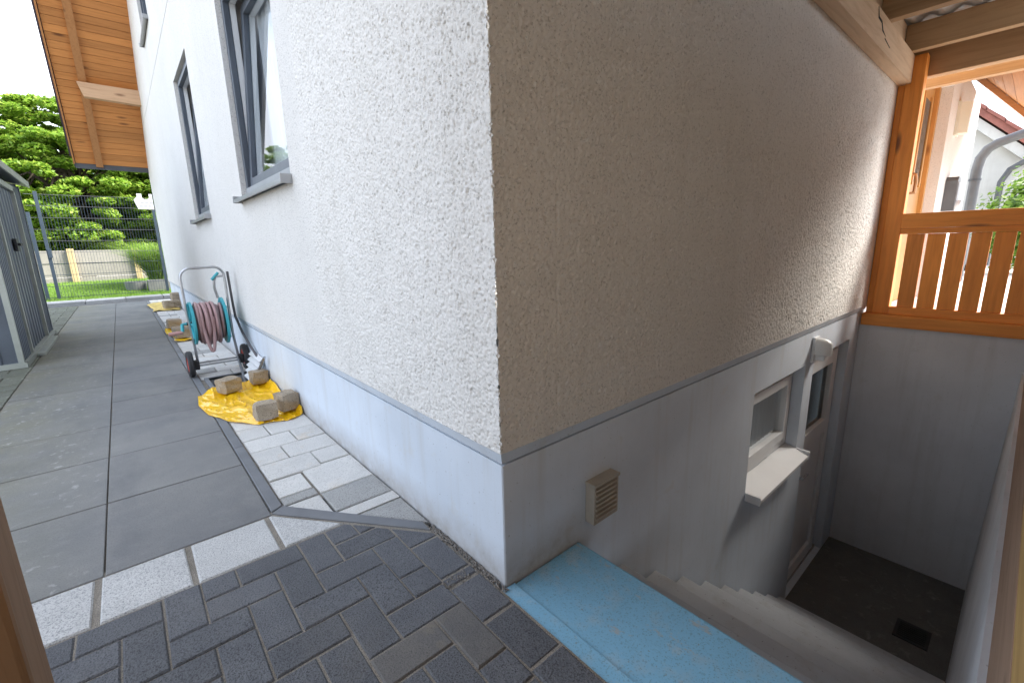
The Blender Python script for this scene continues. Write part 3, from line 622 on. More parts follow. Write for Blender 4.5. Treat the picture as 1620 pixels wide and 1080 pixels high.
# basement window
bw = put('window', None, house); x0, x1, z0, z1 = BW
def frame_xz(x0, x1, z0, z1, w, y0, y1):
    return MB().box(x0, x0 + w, y0, y1, z0, z1, .004).box(x1 - w, x1, y0, y1, z0, z1, .004).box(x0 + w, x1 - w, y0, y1, z0, z0 + w, .004).box(x0 + w, x1 - w, y0, y1, z1 - w, z1, .004)
part('frame', frame_xz(x0 + .002, x1 - .002, z0 + .03, z1 - .002, .06, .075, .13), 'white_plastic', bw)
part('sash', frame_xz(x0 + .066, x1 - .066, z0 + .094, z1 - .066, .065, .06, .12), 'white_plastic', bw)
part('pane', MB().box(x0 + .125, x1 - .125, .094, .098, z0 + .155, z1 - .125), 'glass', bw)
mb = MB(); N = 70
for i in range(N + 1):
    q = x0 + .1 + (x1 - x0 - .2) * i / N; mb.v += [(q, .125 + .012 * math.sin(i * .9), z0 + .1), (q, .125 + .012 * math.sin(i * .9), z1 - .06)]
mb.f = [(2 * i, 2 * i + 2, 2 * i + 3, 2 * i + 1) for i in range(N)]; mb.sm = True
part('curtain', mb, 'curtain', bw)
s = part('sill', MB().add([(x0 - .0, -.088, z0 - .016), (x1 - .0, -.088, z0 - .016), (x1, .075, z0 + .028), (x0, .075, z0 + .028), (x0, -.088, z0 - .038), (x1, -.088, z0 - .038), (x1, -.07, z0 - .038), (x0, -.07, z0 - .038), (x1, .075, z0 + .001), (x0, .075, z0 + .001)],
                       [(0, 1, 2, 3), (0, 4, 5, 1), (4, 7, 6, 5), (7, 9, 8, 6), (0, 3, 9, 7, 4), (1, 5, 6, 8, 2)]), 'white_plastic', bw)
for xq in (x0 - .012, x1 - .012): part('end_cap', MB().box(xq, xq + .018, -.092, -.003, z0 - .042, z0 + .012, .004), 'white_plastic', s)
part('basement_room', MB().box(1.7, 4.1, .2, 2.2, -1.88, .4), 'room_wall', house)
# basement door
bd = put('door', None, house); x0, x1, z0, z1 = BD
part('frame', MB().box(x0 + .002, x0 + .065, .07, .13, z0, z1 - .002, .004).box(x1 - .065, x1 - .002, .07, .13, z0, z1 - .002, .004).box(x0 + .065, x1 - .065, .07, .13, z1 - .065, z1 - .002, .004), 'white_plastic', bd)
part('leaf', frame_xz(x0 + .07, x1 - .07, z0 + .02, z1 - .07, .11, .055, .12).box(x0 + .18, x1 - .18, .0555, .1195, -.62, -.50, .003), 'white_plastic', bd)
part('panel', MB().box(x0 + .19, x1 - .19, .075, .10, z0 + .135, -.63, .006), 'white_plastic', bd)
part('pane', MB().box(x0 + .18, x1 - .18, .09, .096, -.50, z1 - .18), 'glass_dark', bd)
part('handle', MB().tube([(x0 + .115, .055, -.82), (x0 + .115, .01, -.82), (x0 + .23, .008, -.82)], .01, 8), 'steel_tube', bd)
part('threshold', MB().box(x0, x1, .05, .14, z0 - .01, z0 + .018), 'alu_sill', bd)
# plastic ventilation hood on the plinth
vt = put('vent_hood', None, house)
vx0, vx1, vz0, vz1 = .392, .535, .052, .215
part('hood', MB().box(vx0, vx0 + .008, -.042, -.001, vz0, vz1 - .0105).box(vx1 - .008, vx1, -.042, -.001, vz0, vz1 - .0105).box(vx0 - .003, vx1 + .003, -.048, -.001, vz1 - .01, vz1).box(vx0 + .008, vx1 - .008, -.042, -.035, vz0, vz0 + .008).box(vx0 + .0085, vx1 - .0085, -.02, -.0015, vz0 + .009, vz1 - .011), 'vent_plastic', vt)
for k in range(7):
    z_ = vz0 + .014 + k * .0195; part('slat', MB().prism([(-.046, z_), (-.046, z_ + .0085), (-.026, z_ + .014), (-.026, z_ + .009)], vx0 + .009, vx1 - .009, 'x'), 'vent_plastic', vt)
# roof: two slopes, soffit boards, verge rafter, purlin, gutter, tiles on the verge
roof = put('roof', None, house)
ang = math.atan(SLOPE); ca, sa = math.cos(ang), math.sin(ang)
def on_roof(x, s_, h, side=1):       # s_ metres up the slope from the eave, h normal offset upward; side 1 = far slope
    y = 11.62 - s_ * ca; z = zroof(11.5) - .12 * SLOPE + s_ * sa; p = Vector((x, y + h * sa, z + h * ca))
    return p if side == 1 else Vector((p.x, 11.5 - p.y, p.z))
LEN = (11.62 - 5.75) / ca
def slab_roof(x0, x1, s0, s1, h0, h1, side): 
    v_ = [on_roof(x, s_, h, side) for h in (h0, h1) for x, s_ in ((x0, s0), (x1, s0), (x1, s1), (x0, s1))]
    return MB().add(v_, [(0, 3, 2, 1), (4, 5, 6, 7), (0, 1, 5, 4), (1, 2, 6, 5), (2, 3, 7, 6), (3, 0, 4, 7)])
part('roof_slope', slab_roof(-1.14, 10.9, 0, LEN, .021, .14, 1), 'tile_dark', roof)
part('roof_slope', slab_roof(-1.14, 10.9, .62, LEN, .021, .14, 0), 'tile_dark', roof)
nb = 38; bwid = .125
for k in range(nb): part('soffit_board', slab_roof(-1.13, .05, k * bwid + .003, (k + 1) * bwid - .004, 0, .018, 1), 'soffit_wood', roof)
part('soffit', slab_roof(-1.13, .05, nb * bwid, LEN, 0, .02, 1), 'soffit_wood', roof)
part('verge_rafter', slab_roof(-.84, -.73, -.02, LEN, -.06, -.002, 1), 'beam_wood', roof)
part('verge_board', slab_roof(-1.165, -1.142, 0, LEN, -.03, .15, 1), 'beam_wood', roof)
part('gutter', MB().tube([(-1.16, 11.70, 2.83), (12, 11.70, 2.83)], .07, 12), 'gutter_dark', roof)
part('fascia', MB().box(-1.14, 12, 11.63, 11.652, 2.74, 2.93), 'gutter_dark', roof)
for k in range(26): part('verge_tile', slab_roof(-1.20, -1.0, .05 + k * .33, .40 + k * .33, .142 + .006 * (k % 2), .172 + .006 * (k % 2), 1), 'tile_dark', roof)
part('purlin', MB().prism([(-.865, 4.03), (-.80, 3.80), (.03, 3.78), (.03, 4.03)], 10.42, 10.56, 'y'), 'purlin_wood', roof)

# ---------------------------------------------------------------- basement stairwell
well = thing('basement_stairwell', 'sunken basement stairwell with pale walls, steps and dark floor', 'stairwell')
XE = 4.20; YS = -1.005
part('end_wall', MB().box(XE, 4.42, -1.30, -.002, -1.95, .30), 'well_paint', well)
part('side_wall', MB().prism([(-1.20, .045), (-1.20, -1.95), (YS + .03, -1.95), (YS - .015, .045)], -.02, XE, 'x'), 'well_paint', well)
part('floor', MB().box(2.7, XE, -1.05, -.0, -1.95, -1.87), 'well_floor', well)
dr = part('drain_grate', MB().box(3.20, 3.225, -.86, -.66, -1.869, -1.862).box(3.395, 3.42, -.86, -.66, -1.869, -1.862).box(3.225, 3.395, -.86, -.84, -1.869, -1.862).box(3.225, 3.395, -.68, -.66, -1.869, -1.862), 'iron', well)
part('grate_shade', MB().box(3.225, 3.395, -.84, -.68, -1.8695, -1.8665), 'dark_inside', dr)  # solid dark plate paints the shade below the bars
for k in range(7): part('grate_bar', MB().box(3.24 + k * .0225, 3.25 + k * .0225, -.84, -.68, -1.866, -1.862), 'iron', dr)
st = part('step', MB().box(-.018, .352, -1.03, -.003, -.16, -.012, .008), 'step_blue', well); st['label'] = 'light blue painted top step'
# the worn front lip
part('step_kerb', MB().box(-.0185, .035, -1.03, -.0035, -.0115, -.0075, .002), 'step_blue', st)
for k in range(2, 11):
    xn = .35 + .268 * (k - 1); zn = -.06 - .181 * (k - 1)
    part('step', MB().box(xn - .31, xn, -1.03, -.014, zn - .30, zn, .008), 'step_grey', well)

# ---------------------------------------------------------------- timber balustrade on the end wall
bal = thing('timber_balustrade', 'orange stained timber balustrade on the stairwell end wall', 'balustrade', (4.24, -.6, .3))
def bp(name, x0, x1, y0, y1, z0, z1, mat, bev=.004): return part(name, MB().box(x0 - 4.24, x1 - 4.24, y0 + .6, y1 + .6, z0 - .3, z1 - .3, bev), mat, bal)
bp('base_beam', 4.175, 4.32, -1.29, -.012, .302, .405, 'stain_y')
bp('top_rail', 4.20, 4.29, -1.29, -.186, 1.13, 1.25, 'stain_y')
bp('upper_batten', 4.215, 4.275, -1.29, -.187, 1.085, 1.129, 'stain_y')
bp('lower_batten', 4.215, 4.275, -1.29, -.187, .406, .475, 'stain_y')
yy = -.232
while yy > -1.25:
    bp('slat', 4.232, 4.256, yy - .110, yy, .476, 1.084, 'stain_z'); yy -= .1265

# ---------------------------------------------------------------- timber canopy over the stairs, lengthened unseen behind the camera to darken the wall
can = thing('timber_canopy', 'pale timber canopy with corrugated sheets over the basement stairs', 'canopy')
part('wall_beam', MB().prism([(-.02, 2.262), (4.30, 2.262), (4.345, 2.30), (4.345, 2.41), (4.31, 2.462), (-.02, 2.462)], -.105, -.024, 'y'), 'raw_x', can)
part('beam_crack', MB().prism([(3.0, 2.455), (3.03, 2.40), (3.12, 2.395), (3.16, 2.36), (3.27, 2.352), (3.18, 2.372), (3.13, 2.41), (3.05, 2.415), (3.015, 2.458)], -.1062, -.1055, 'y').prism([(3.24, 2.335), (3.40, 2.318), (3.42, 2.322), (3.25, 2.343)], -.1062, -.1055, 'y'), 'dark_inside', can)
for xr in (-3.4, -2.6, -1.8, -1.0, -.15, .7, 1.57, 2.45, 3.30, 4.10):
    part('rafter', MB().box(xr, xr + .075, -1.28, -.055, 2.463, 2.655, .005), 'raw_y', can)
part('header_beam', MB().box(4.35, 4.44, -1.30, -.03, 2.315, 2.66, .005), 'raw_y', can)
part('header_beam', MB().box(4.62, 4.70, -1.30, -.13, 2.29, 2.36, .005), 'raw_y', can)
part('front_beam', MB().box(-3.5, -.03, -.19, -.09, 2.262, 2.462, .005), 'raw_x', can)
part('wall_plate', MB().box(-.02, 4.34, -.052, -.024, 2.4635, 2.66), 'raw_x', can)
part('outer_beam', MB().box(-3.5, 4.45, -1.20, -1.10, 2.262, 2.462, .005), 'raw_x', can)
part('post', MB().box(4.235, 4.345, -.183, -.068, .405, 2.463, .006), 'stain_z', can)
part('filler_batten', MB().box(4.25, 4.335, -.0665, -.0235, .405, 2.262, .004), 'stain_z', can)
part('post', MB().box(4.235, 4.345, -1.21, -1.10, .405, 2.262, .006), 'stain_z', can)
part('post', MB().box(-1.051, -.951, -.19, -.09, -.01, 2.262, .008), 'raw_z', can)
part('post', MB().box(-3.4, -3.3, -1.20, -1.10, -.01, 2.262, .008), 'raw_z', can)
mb = MB(); N = 130; xa, xb = -3.6, 4.5   # corrugation runs across the rafters
for i in range(N + 1):
    y_ = -1.36 + 1.338 * i / N; z_ = 2.683 + .020 * math.cos(2 * math.pi * y_ / .177)
    mb.v += [(xa, y_, z_), (xb, y_, z_), (xa, y_, z_ + .006), (xb, y_, z_ + .006)]
for i in range(N):
    a = 4 * i; mb.f += [(a, a + 1, a + 5, a + 4), (a + 2, a + 6, a + 7, a + 3), (a, a + 4, a + 6, a + 2), (a + 1, a + 3, a + 7, a + 5)]
mb.f += [(0, 2, 3, 1), (4 * N, 4 * N + 1, 4 * N + 3, 4 * N + 2)]
mb.sm = True; part('roof_sheet', mb, 'roof_sheet', can)
# boarded screen along the outer side of the stairs
scr = thing('timber_screen', 'brown and yellow horizontal board screen at the outer stair wall', 'screen')
zz = .05
for k, (h_, mt_) in enumerate([(.36, 'screen_brown'), (.19, 'screen_yellow')] + [(.19, 'raw_x')] * 7 + [(.205, 'raw_x')]):  # pale upper boards are unseen, toned for the light they bounce
    part('board', MB().box(-3.4, 4.2, -1.062, -1.034, zz, zz + h_, .003), mt_, scr); zz += h_ + .012  # unseen length behind the camera and top board added to block light
for xp in (-3.2, -1.7, -.2, 1.2, 2.6, 4.0): part('batten', MB().box(xp, xp + .08, -1.099, -1.063, .05, 2.2), 'raw_z', scr)

# ---------------------------------------------------------------- wall lamp over the basement door
lampx = 2.94
lm = thing('wall_lamp', 'small white rounded wall lamp above the basement door', 'lamp', (lampx, -.001, .285))
part('back_plate', MB().box(-.055, .055, -.018, -.0, -.095, .09, .006), 'white_plastic', lm)
mb = MB(); rings = 9
for i in range(rings + 1):
    th = math.pi / 2 * i / rings; rr = .052 * math.cos(th) if i < rings else .001; hh = .055 + .05 * math.sin(th)
    for q in range(17):
        a = math.pi * q / 16; mb.v.append((-.052 * math.cos(a) * (rr / .052), -.019 - .095 * math.sin(a) * (rr / .052) ** .8, hh - .02))
for i in range(rings):
    for q in range(16): a = i * 17 + q; mb.f.append((a, a + 1, a + 18, a + 17))
n0 = len(mb.v)
for h in (.035, -.035):
    for q in range(17):
        a = math.pi * q / 16; mb.v.append((-.052 * math.cos(a), -.019 - .095 * math.sin(a), h))
for q in range(16): a = n0 + q; mb.f.append((a, a + 1, a + 18, a + 17))
mb.f.append(tuple(n0 + 17 + q for q in range(17))); mb.sm = True
part('shade', mb, 'glass_lamp', lm)
part('cap', MB().box(-.045, .045, -.085, -.019, -.075, -.036, .012), 'white_plastic', lm)

# entrance lamp and letter box on the lit entrance wall
l2 = thing('wall_lamp', 'cream angular wall lamp on the bright entrance wall', 'lamp', (8.42, YE - .001, 2.65))
part('back_plate', MB().box(-.12, .12, -.03, 0, -.22, .22), 'ivory_plastic', l2); part('shade', MB().prism([(-.11, -.031), (.11, -.031), (.07, -.13), (-.07, -.13)], -.2, .2), 'ivory_plastic', l2)
lb = thing('letter_box', 'grey letter box with white round panel on the entrance wall', 'letter box', (8.52, YE - .001, 1.64))
part('box', MB().prism([(-.17, -.23), (.17, -.23), (.17, .18), (.1, .24), (-.1, .24), (-.17, .18)], -.13, 0, 'y'), 'gutter_zinc', lb)
part('front_panel', MB().prism([(-.13, -.10), (.13, -.10), (.13, .16), (-.13, .16)], -.142, -.131, 'y'), 'sign_grey', lb)
part('newspaper_tube', MB().tube([(-.02, -.19, -.16), (-.02, -.131, -.16)], .08, 16), 'white_plastic', lb)
# entrance porch roof (verge seen beyond the canopy) and downpipe with gutter
pr_ = thing('porch_roof', 'red brown boarded porch roof overhanging the entrance', 'porch roof')
def porch(x0, x1, y0, y1, off, th):
    f = lambda y: 3.42 + (y + .03) * 1.12
    return MB().add([(x0, y0, f(y0) + off), (x1, y0, f(y0) + off), (x1, y1, f(y1) + off), (x0, y1, f(y1) + off), (x0, y0, f(y0) + off + th), (x1, y0, f(y0) + off + th), (x1, y1, f(y1) + off + th), (x0, y1, f(y1) + off + th)], [(0, 3, 2, 1), (4, 5, 6, 7), (0, 1, 5, 4), (1, 2, 6, 5), (2, 3, 7, 6), (3, 0, 4, 7)])
for k in range(9): part('soffit_board', porch(5.4, 10.1, -1.1 + k * .135, -1.1 + k * .135 + .13, .05, .02), 'soffit_wood', pr_)
part('verge_board', porch(10.0, 10.13, -1.1, .11, -.06, .1), 'beam_wood', pr_); part('roof_covering', porch(5.4, 10.15, -1.1, .11, .071, .08), 'tile_red', pr_)
dp = thing('rain_downpipe', 'thick grey downpipe bending up to a gutter beside the entrance', 'downpipe')
part('pipe', MB().tube([(11, -.04, .2), (11, -.04, 2.2), (11, -.06, 2.38), (11, -.13, 2.52), (11, -.24, 2.60), (11, -.52, 2.70), (11, -1.2, 2.94)], .075, 14), 'gutter_zinc', dp)
part('bracket', MB().tube([(11, -.04, 2.0), (11, -.04, 2.04)], .085, 14), 'gutter_dark', dp)

# ---------------------------------------------------------------- beyond the entrance
sheet('forecourt_paving', [4.43, 40], [-14, .12], set(), .22, 'forecourt')
struct(MB().add([(4.43, -14, .22), (4.43, -1.3, .22), (4.43, -1.3, -.06), (4.43, -14, -.06)], [(0, 1, 2, 3)]).build('forecourt_edge', 'kerb'))
nh = thing('neighbour_house', 'white neighbouring gable house with red tiled roof edge', 'house')
part('wall', MB().prism([(-1.0, .2), (9, .2), (9, 4.0), (3.4, 6.6), (-1.0, 2.45)], 18, 26, 'x'), 'old_white', nh)
part('verge_board', MB().prism([(-1.5, 1.90), (3.4, 6.5), (3.4, 6.8), (-1.5, 2.20)], 17.75, 17.99, 'x'), 'old_white', nh)
part('roof', MB().prism([(-1.55, 2.21), (3.4, 6.86), (3.4, 7.06), (-1.55, 2.41)], 17.65, 26.2, 'x'), 'tile_red', nh)
for k in range(12): part('verge_tile', MB().prism([(-1.5 + k * .4, 2.46 + k * .376), (-1.08 + k * .4, 2.84 + k * .376), (-1.08 + k * .4, 2.93 + k * .376), (-1.5 + k * .4, 2.56 + k * .376)], 17.6, 17.9, 'x'), 'tile_red', nh)
part('garage', MB().box(20, 26, -6, -1.8, .2, 2.3), 'old_white', nh)
part('downpipe', MB().tube([(17.7, -.02, .2), (17.7, -.02, 2.45), (17.65, -.15, 2.75), (17.55, -.45, 2.95), (17.5, -.9, 3.15)], .07, 12), 'gutter_zinc', nh)

def shrub(name, label, c, rad, n, leaf, size, nst=5, cat='shrub'):
    t_ = thing(name, label, cat, c); P = []; Nn = []
    for _ in range(34):
        d_ = Vector(rng.normal(size=3)).normalized(); d_.z = abs(d_.z) * .9 - .15; q = Vector((d_.x * rad[0], d_.y * rad[1], rad[2] * .95 + d_.z * rad[2])) * random.uniform(.62, 1)
        k = n // 34; pp = rng.normal(size=(k, 3)) * (np.array(rad) * .22) + np.array(q); P.append(pp); Nn.append(np.tile(np.array(d_) + np.array((0, 0, .5)), (k, 1)))
    leaves('crown', np.concatenate(P), np.concatenate(Nn), size, leaf, t_)
    mb = MB()
    for k in range(nst):
        a = 6.28 * k / nst; mb.tube([(0, 0, -.02), (math.cos(a) * rad[0] * .25, math.sin(a) * rad[1] * .25, rad[2] * .7), (math.cos(a) * rad[0] * .5, math.sin(a) * rad[1] * .5, rad[2] * 1.3)], [.03, .022, .008], 6)
    part('stem', mb, 'bark', t_); return t_
shrub('garden_shrub', 'bright green leafy shrub in front of the neighbouring house', (14.0, -.80, .22), (.7, .72, 1.08), 8200, 'leaf_shrub', .055)
shrub('garden_shrub', 'low green bush behind the right balusters near the car', (10.3, -1.75, .22), (.8, .5, .42), 3200, 'leaf_shrub', .05)
# a parked car, glimpsed as a sliver over the balustrade
car = thing('parked_car', 'pale blue grey car parked beyond the balustrade', 'car', (19.5, -3.4, .22))
part('body', MB().prism([(-2.0, .32), (2.05, .32), (2.1, .62), (1.95, .82), (1.0, .92), (.35, 1.38), (-1.15, 1.42), (-1.75, .98), (-2.08, .85)], -.82, .82, 'y'), 'car_paint', car)
part('side_window', MB().prism([(.75, .95), (.3, 1.31), (-1.05, 1.34), (-1.5, .97)], .821, .826, 'y'), 'glass_dark', car)
for xw in (-1.3, 1.3):
    for yw in (-.74, .74):
        w_ = part('wheel', MB().lathe([(.16, -.09), (.30, -.1), (.325, -.06), (.325, .06), (.30, .1), (.16, .09)], 22, Matrix.Translation((xw, yw, .325)) @ Matrix.Rotation(R(90), 4, 'X')), 'rubber_black', car)
        part('rim', MB().lathe([(.0, -.08), (.15, -.08), (.165, -.085), (.165, .085), (.15, .08), (0, .08)], 18, Matrix.Translation((xw, yw, .325)) @ Matrix.Rotation(R(90), 4, 'X')), 'steel_tube', w_)

# ---------------------------------------------------------------- garden shed on the left
shed = thing('metal_shed', 'dark blue grey ribbed metal garden shed with pale door frame', 'shed', (-1.66, 5.42, 0))
def sp(name, mb, mat, par=None): return part(name, mb, mat, par or shed)
SL = 2.56; SW = 2.2
mb = MB()
def ribbed(u0, u1, pitch, f):   # trapezoid profile along u: returns list of (u, depth)
    out = []; u = u0; k = 0
    while u < u1 - 1e-4:
        for du, d in ((0, 0), (pitch * .55, 0), (pitch * .63, .014), (pitch * .92, .014)):
            if u + du <= u1: out.append((u + du, d))
        u += pitch
    out.append((u1, 0)); return out
def rib_wall(name, u0, u1, z0, z1, plane, pitch=.085):
    q = ribbed(u0, u1, pitch, None); mb = MB()
    for u, d in q: mb.v += [plane(u, d, z0), plane(u, d, z1)]
    mb.f = [(2 * i, 2 * i + 2, 2 * i + 3, 2 * i + 1) for i in range(len(q) - 1)]; return sp(name, mb, 'shed_steel')
rib_wall('side_panel', 0.0, .55, .03, 1.95, lambda u, d, z: (d, u, z)); rib_wall('side_panel', 2.02, SL, .03, 1.95, lambda u, d, z: (d, u, z))
rib_wall('front_panel', -SW, 0, .03, 2.0, lambda u, d, z: (u, -d, z), .16)
rib_wall('back_panel', -SW, 0, .03, 2.0, lambda u, d, z: (u, SL + d, z), .16)
dr_ = rib_wall('door', .62, 1.96, .05, 1.84, lambda u, d, z: (-.012 + d * .7, u, z), .19)
sp('latch', MB().box(.002, .03, 1.22, 1.36, 1.13, 1.27, .005).box(.03, .055, 1.26, 1.42, 1.19, 1.22, .004), 'iron', dr_)
sp('door_frame', MB().box(-.01, .028, .555, .615, .03, 1.9).box(-.01, .028, 1.965, 2.025, .03, 1.9).box(-.01, .028, .555, 2.025, 1.85, 1.91), 'shed_trim')
sp('corner_trim', MB().box(-.02, .022, -.022, .02, .03, 1.97), 'shed_trim'); sp('corner_trim', MB().box(-.02, .022, SL - .02, SL + .022, .03, 1.97), 'shed_steel')
sp('base_rail', MB().box(-.01, .04, -.03, SL + .03, .0, .05).box(-SW, .04, -.035, -.0, 0, .05), 'shed_trim'); sp('door_sill', MB().box(.041, .11, .60, 1.98, 0, .035, .004), 'shed_trim')
sp('roof', MB().prism([(.10, 1.98), (.10, 2.03), (-SW / 2, 2.30), (-SW - .1, 2.03), (-SW - .1, 1.98), (-SW / 2, 2.24)], -.10, SL + .10, 'y'), 'shed_steel')
sp('roof_edge', MB().box(.101, .115, -.11, SL + .11, 1.97, 2.045), 'shed_trim')
sp('wall_filler', MB().box(-SW + .01, -.03, .02, SL - .02, .03, 1.96), 'shed_steel')

# ---------------------------------------------------------------- kerb, garden fence, lawn
kb = struct(MB().box(-6, .6, 12.43, 13.1, -.05, .02).build('kerb_bed', 'kerb'))
for k in range(7): part('kerb_stone', MB().box(-4.2 + k * .68, -4.2 + k * .68 + .67, 12.44, 13.02, .0, .085 + .004 * (k % 2), .012), 'kerb', kb)
lawn = struct(MB().add([(-14, 13.1, .05), (.9, 13.1, .08), (.9, 17.0, .33), (-14, 17.0, .20)], [(0, 1, 2, 3)]).build('lawn', 'lawn_soil'))
n = 26000; bx = rng.uniform(-3.6, .6, n); by = rng.uniform(13.1, 16.95, n); tz = (by - 13.1) / 3.9; bz = .05 + .03 * (bx + 14) / 15 + tz * (.15 + .1 * (bx + 14) / 15)
g = blades('lawn_grass', np.stack([bx, by, bz - .005], 1), .06, .0035, .5, 'grass', None, 2); g['kind'] = 'stuff'; g['label'] = 'short bright green lawn grass beyond the fence'; g['category'] = 'grass'
fen = thing('garden_gate_fence', 'dark mesh garden gate panel between two posts at the path end', 'fence', (-1.94, 13.42, .02))
FW = 1.98
for xq, h in ((0, 2.42), (FW, 2.46)): part('post', MB().box(xq - .03, xq + .03, -.03, .03, -.05, h, .004), 'fence_green', fen)
part('post', MB().box(-.21, -.15, -.03, .03, -.05, 1.98, .004), 'fence_green', fen)
mb = MB(); nw = 38
for k in range(1, nw): xq = FW * k / nw; mb.box(xq - .0028, xq + .0028, -.003, .003, .08, 2.36)
w_ = part('wire_mesh', mb, 'fence_green', fen); w_['kind'] = 'stuff'
for zq in (.12, .37, .62, .87, 1.12, 1.37, 1.62, 1.87, 2.12, 2.36): part('cross_wire', MB().box(-.18, FW, -.009, -.0032, zq - .005, zq + .005), 'gutter_zinc' if zq > 1 else 'fence_green', fen)
part('lock_box', MB().box(-.01, .05, -.06, -.031, 1.0, 1.2, .004), 'fence_green', fen)
sg = thing('castle_sign', 'small white sign shaped like castle battlements on the fence', 'sign', (-.30, 13.39, 2.12))
P_ = [(.06, 0), (.36, 0), (.36, .36), (.30, .36), (.30, .27), (.26, .235), (.20, .235), (.165, .27), (.165, .36), (.07, .36), (.07, .29), (0, .21)]
part('plate', MB().prism(P_, -.012, 0, 'y'), 'sign_white', sg)
for i in range(3):
    for j in range(2): part('brick_mark', MB().box(.09 + i * .085 + j * .03, .155 + i * .085 + j * .03, -.014, -.0125, .05 + j * .075, .105 + j * .075), 'sign_grey', sg)
# retaining wall of concrete planks between timber posts
rw = thing('plank_retaining_wall', 'weathered concrete plank retaining wall with timber posts behind lawn', 'retaining wall', (0, 17, 0))
for j in range(7):
    xa = -8.9 + j * 1.42
    for k, (z0, z1) in enumerate(((-.1, .45), (.46, .83), (.84, 1.20))):
        part('plank', MB().box(xa + .05, xa + 1.40, .0 + .012 * (k % 2), .09, z0, z1, .01), 'concrete_plank', rw)
    part('post', MB().box(xa - .07, xa + .075, -.09, .06, -.1, 1.25, .01), 'fence_wood', rw)
part('post_cap', MB().box(-3.34, -3.12, -.12, .02, 1.10, 1.24, .01), 'sign_grey', rw) if False else None
# planters and ornamental grass
for i, (x_, y_, s_, lab) in enumerate(((-.55, 14.3, .42, 'round grey planter left of the ornamental grass'), (-.12, 13.95, .40, 'square grey concrete planter under the ornamental grass'), (.30, 14.2, .40, 'square concrete planter nearest the house wall'))):
    t_ = thing('planter', lab, 'planter', (x_, y_, .06), 'concrete planters by the fence')
    if i == 0: part('pot', MB().lathe([(.12, 0), (.2, .02), (.23, .3), (.21, .31), (.19, .24), (0, .24)], 20), 'planter_concrete', t_)
    else: part('pot', MB().box(-.2, .2, -.2, .2, 0, .04).box(-.2, -.165, -.2, .2, .04, .34).box(.165, .2, -.2, .2, .04, .34).box(-.165, .165, -.2, -.165, .04, .34).box(-.165, .165, .165, .2, .04, .34), 'planter_concrete', t_)
    part('soil', MB().box(-.15, .15, -.15, .15, .22, .27), 'soil', t_)
og = thing('ornamental_grass', 'arching green ornamental grass clump beside the fence post', 'grass clump', (.0, 14.9, .15))
n = 2400; rr_ = np.sqrt(rng.uniform(0, 1, n)) * .22; aa = rng.uniform(0, 6.28, n)
blades('leaf_clump', np.stack([rr_ * np.cos(aa), rr_ * np.sin(aa), 0 * aa], 1), 1.75, .011, .80, 'reed', og, 8, .42)

# ---------------------------------------------------------------- trees beyond the garden
def tree(name, label, loc, h, crown_c, rad, n, size, mat='leaf_tree', ncl=130):
    t_ = thing(name, label, 'tree', loc); cc_ = Vector(crown_c); mb = MB()
    trunk = [(0, 0, -.2), (.05, .03, h * .22), (-.04, .06, h * .45), (.03, 0, h * .72)]
    mb.tube(trunk, [.19, .15, .11, .05], 10); part('trunk', mb, 'bark', t_)
    P = []; Nn = []; lim = MB()
    for k in range(ncl):
        d_ = Vector(rng.normal(size=3)).normalized(); rr = random.uniform(.35, 1.0) ** .6
        q = cc_ + Vector((d_.x * rad[0], d_.y * rad[1], d_.z * rad[2])) * rr
        if k % 5 == 0:
            s_ = Vector(trunk[1]).lerp(Vector(trunk[3]), random.uniform(.1, .9)); lim.tube([s_, s_.lerp(q, .5) + Vector((0, 0, .25)), q], [.05, .03, .008], 5)
        cs = random.uniform(.28, .62) * min(rad) * .34; m_ = int(n / ncl * random.uniform(.6, 1.4))
        pp = rng.normal(size=(m_, 3)); pp /= np.linalg.norm(pp, axis=1)[:, None] ; pp *= (rng.uniform(.3, 1, m_) ** .5)[:, None] * np.array((cs * 1.35, cs * 1.35, cs * .62)); P.append(pp + np.array(q))
        Nn.append(np.tile(np.array((d_.x * .4, d_.y * .4, .9)), (m_, 1)))
    part('limb', lim, 'bark', t_); c = leaves('crown', np.concatenate(P), np.concatenate(Nn), size, mat, t_); return t_
tree('broadleaf_tree', 'large bright green leafy tree behind the fence centre', (-1.6, 19.0, .2), 6.0, (0, 0, 2.95), (2.3, 1.5, 2.6), 135000, .058, ncl=380)
tree('broadleaf_tree', 'darker leafy tree filling the gap beside the house', (1.1, 18.9, .2), 5.4, (0, 0, 2.4), (1.7, 1.2, 2.1), 84000, .058, ncl=260)
tree('broadleaf_tree', 'leafy tree rising behind the shed roof at the left edge', (-4.9, 20.4, .2), 6.4, (0, 0, 3.3), (2.4, 1.7, 2.6), 75000, .062, ncl=260)
hd = thing('garden_hedge', 'dark dense hedge under the trees above the retaining wall', 'hedge', (0, 21.6, .2))
n = 52000; pp = np.stack([rng.uniform(-8, 3.5, n), rng.uniform(-.6, .6, n), rng.uniform(.2, 4.3, n)], 1); leaves('crown', pp, np.tile((0, -.6, .6), (n, 1)), .10, 'leaf_tree', hd)
part('stem', MB().tube([(-3, .1, -.2), (-3, .1, 2)], .05, 6).tube([(0, .1, -.2), (0, .1, 2)], .05, 6), 'bark', hd)

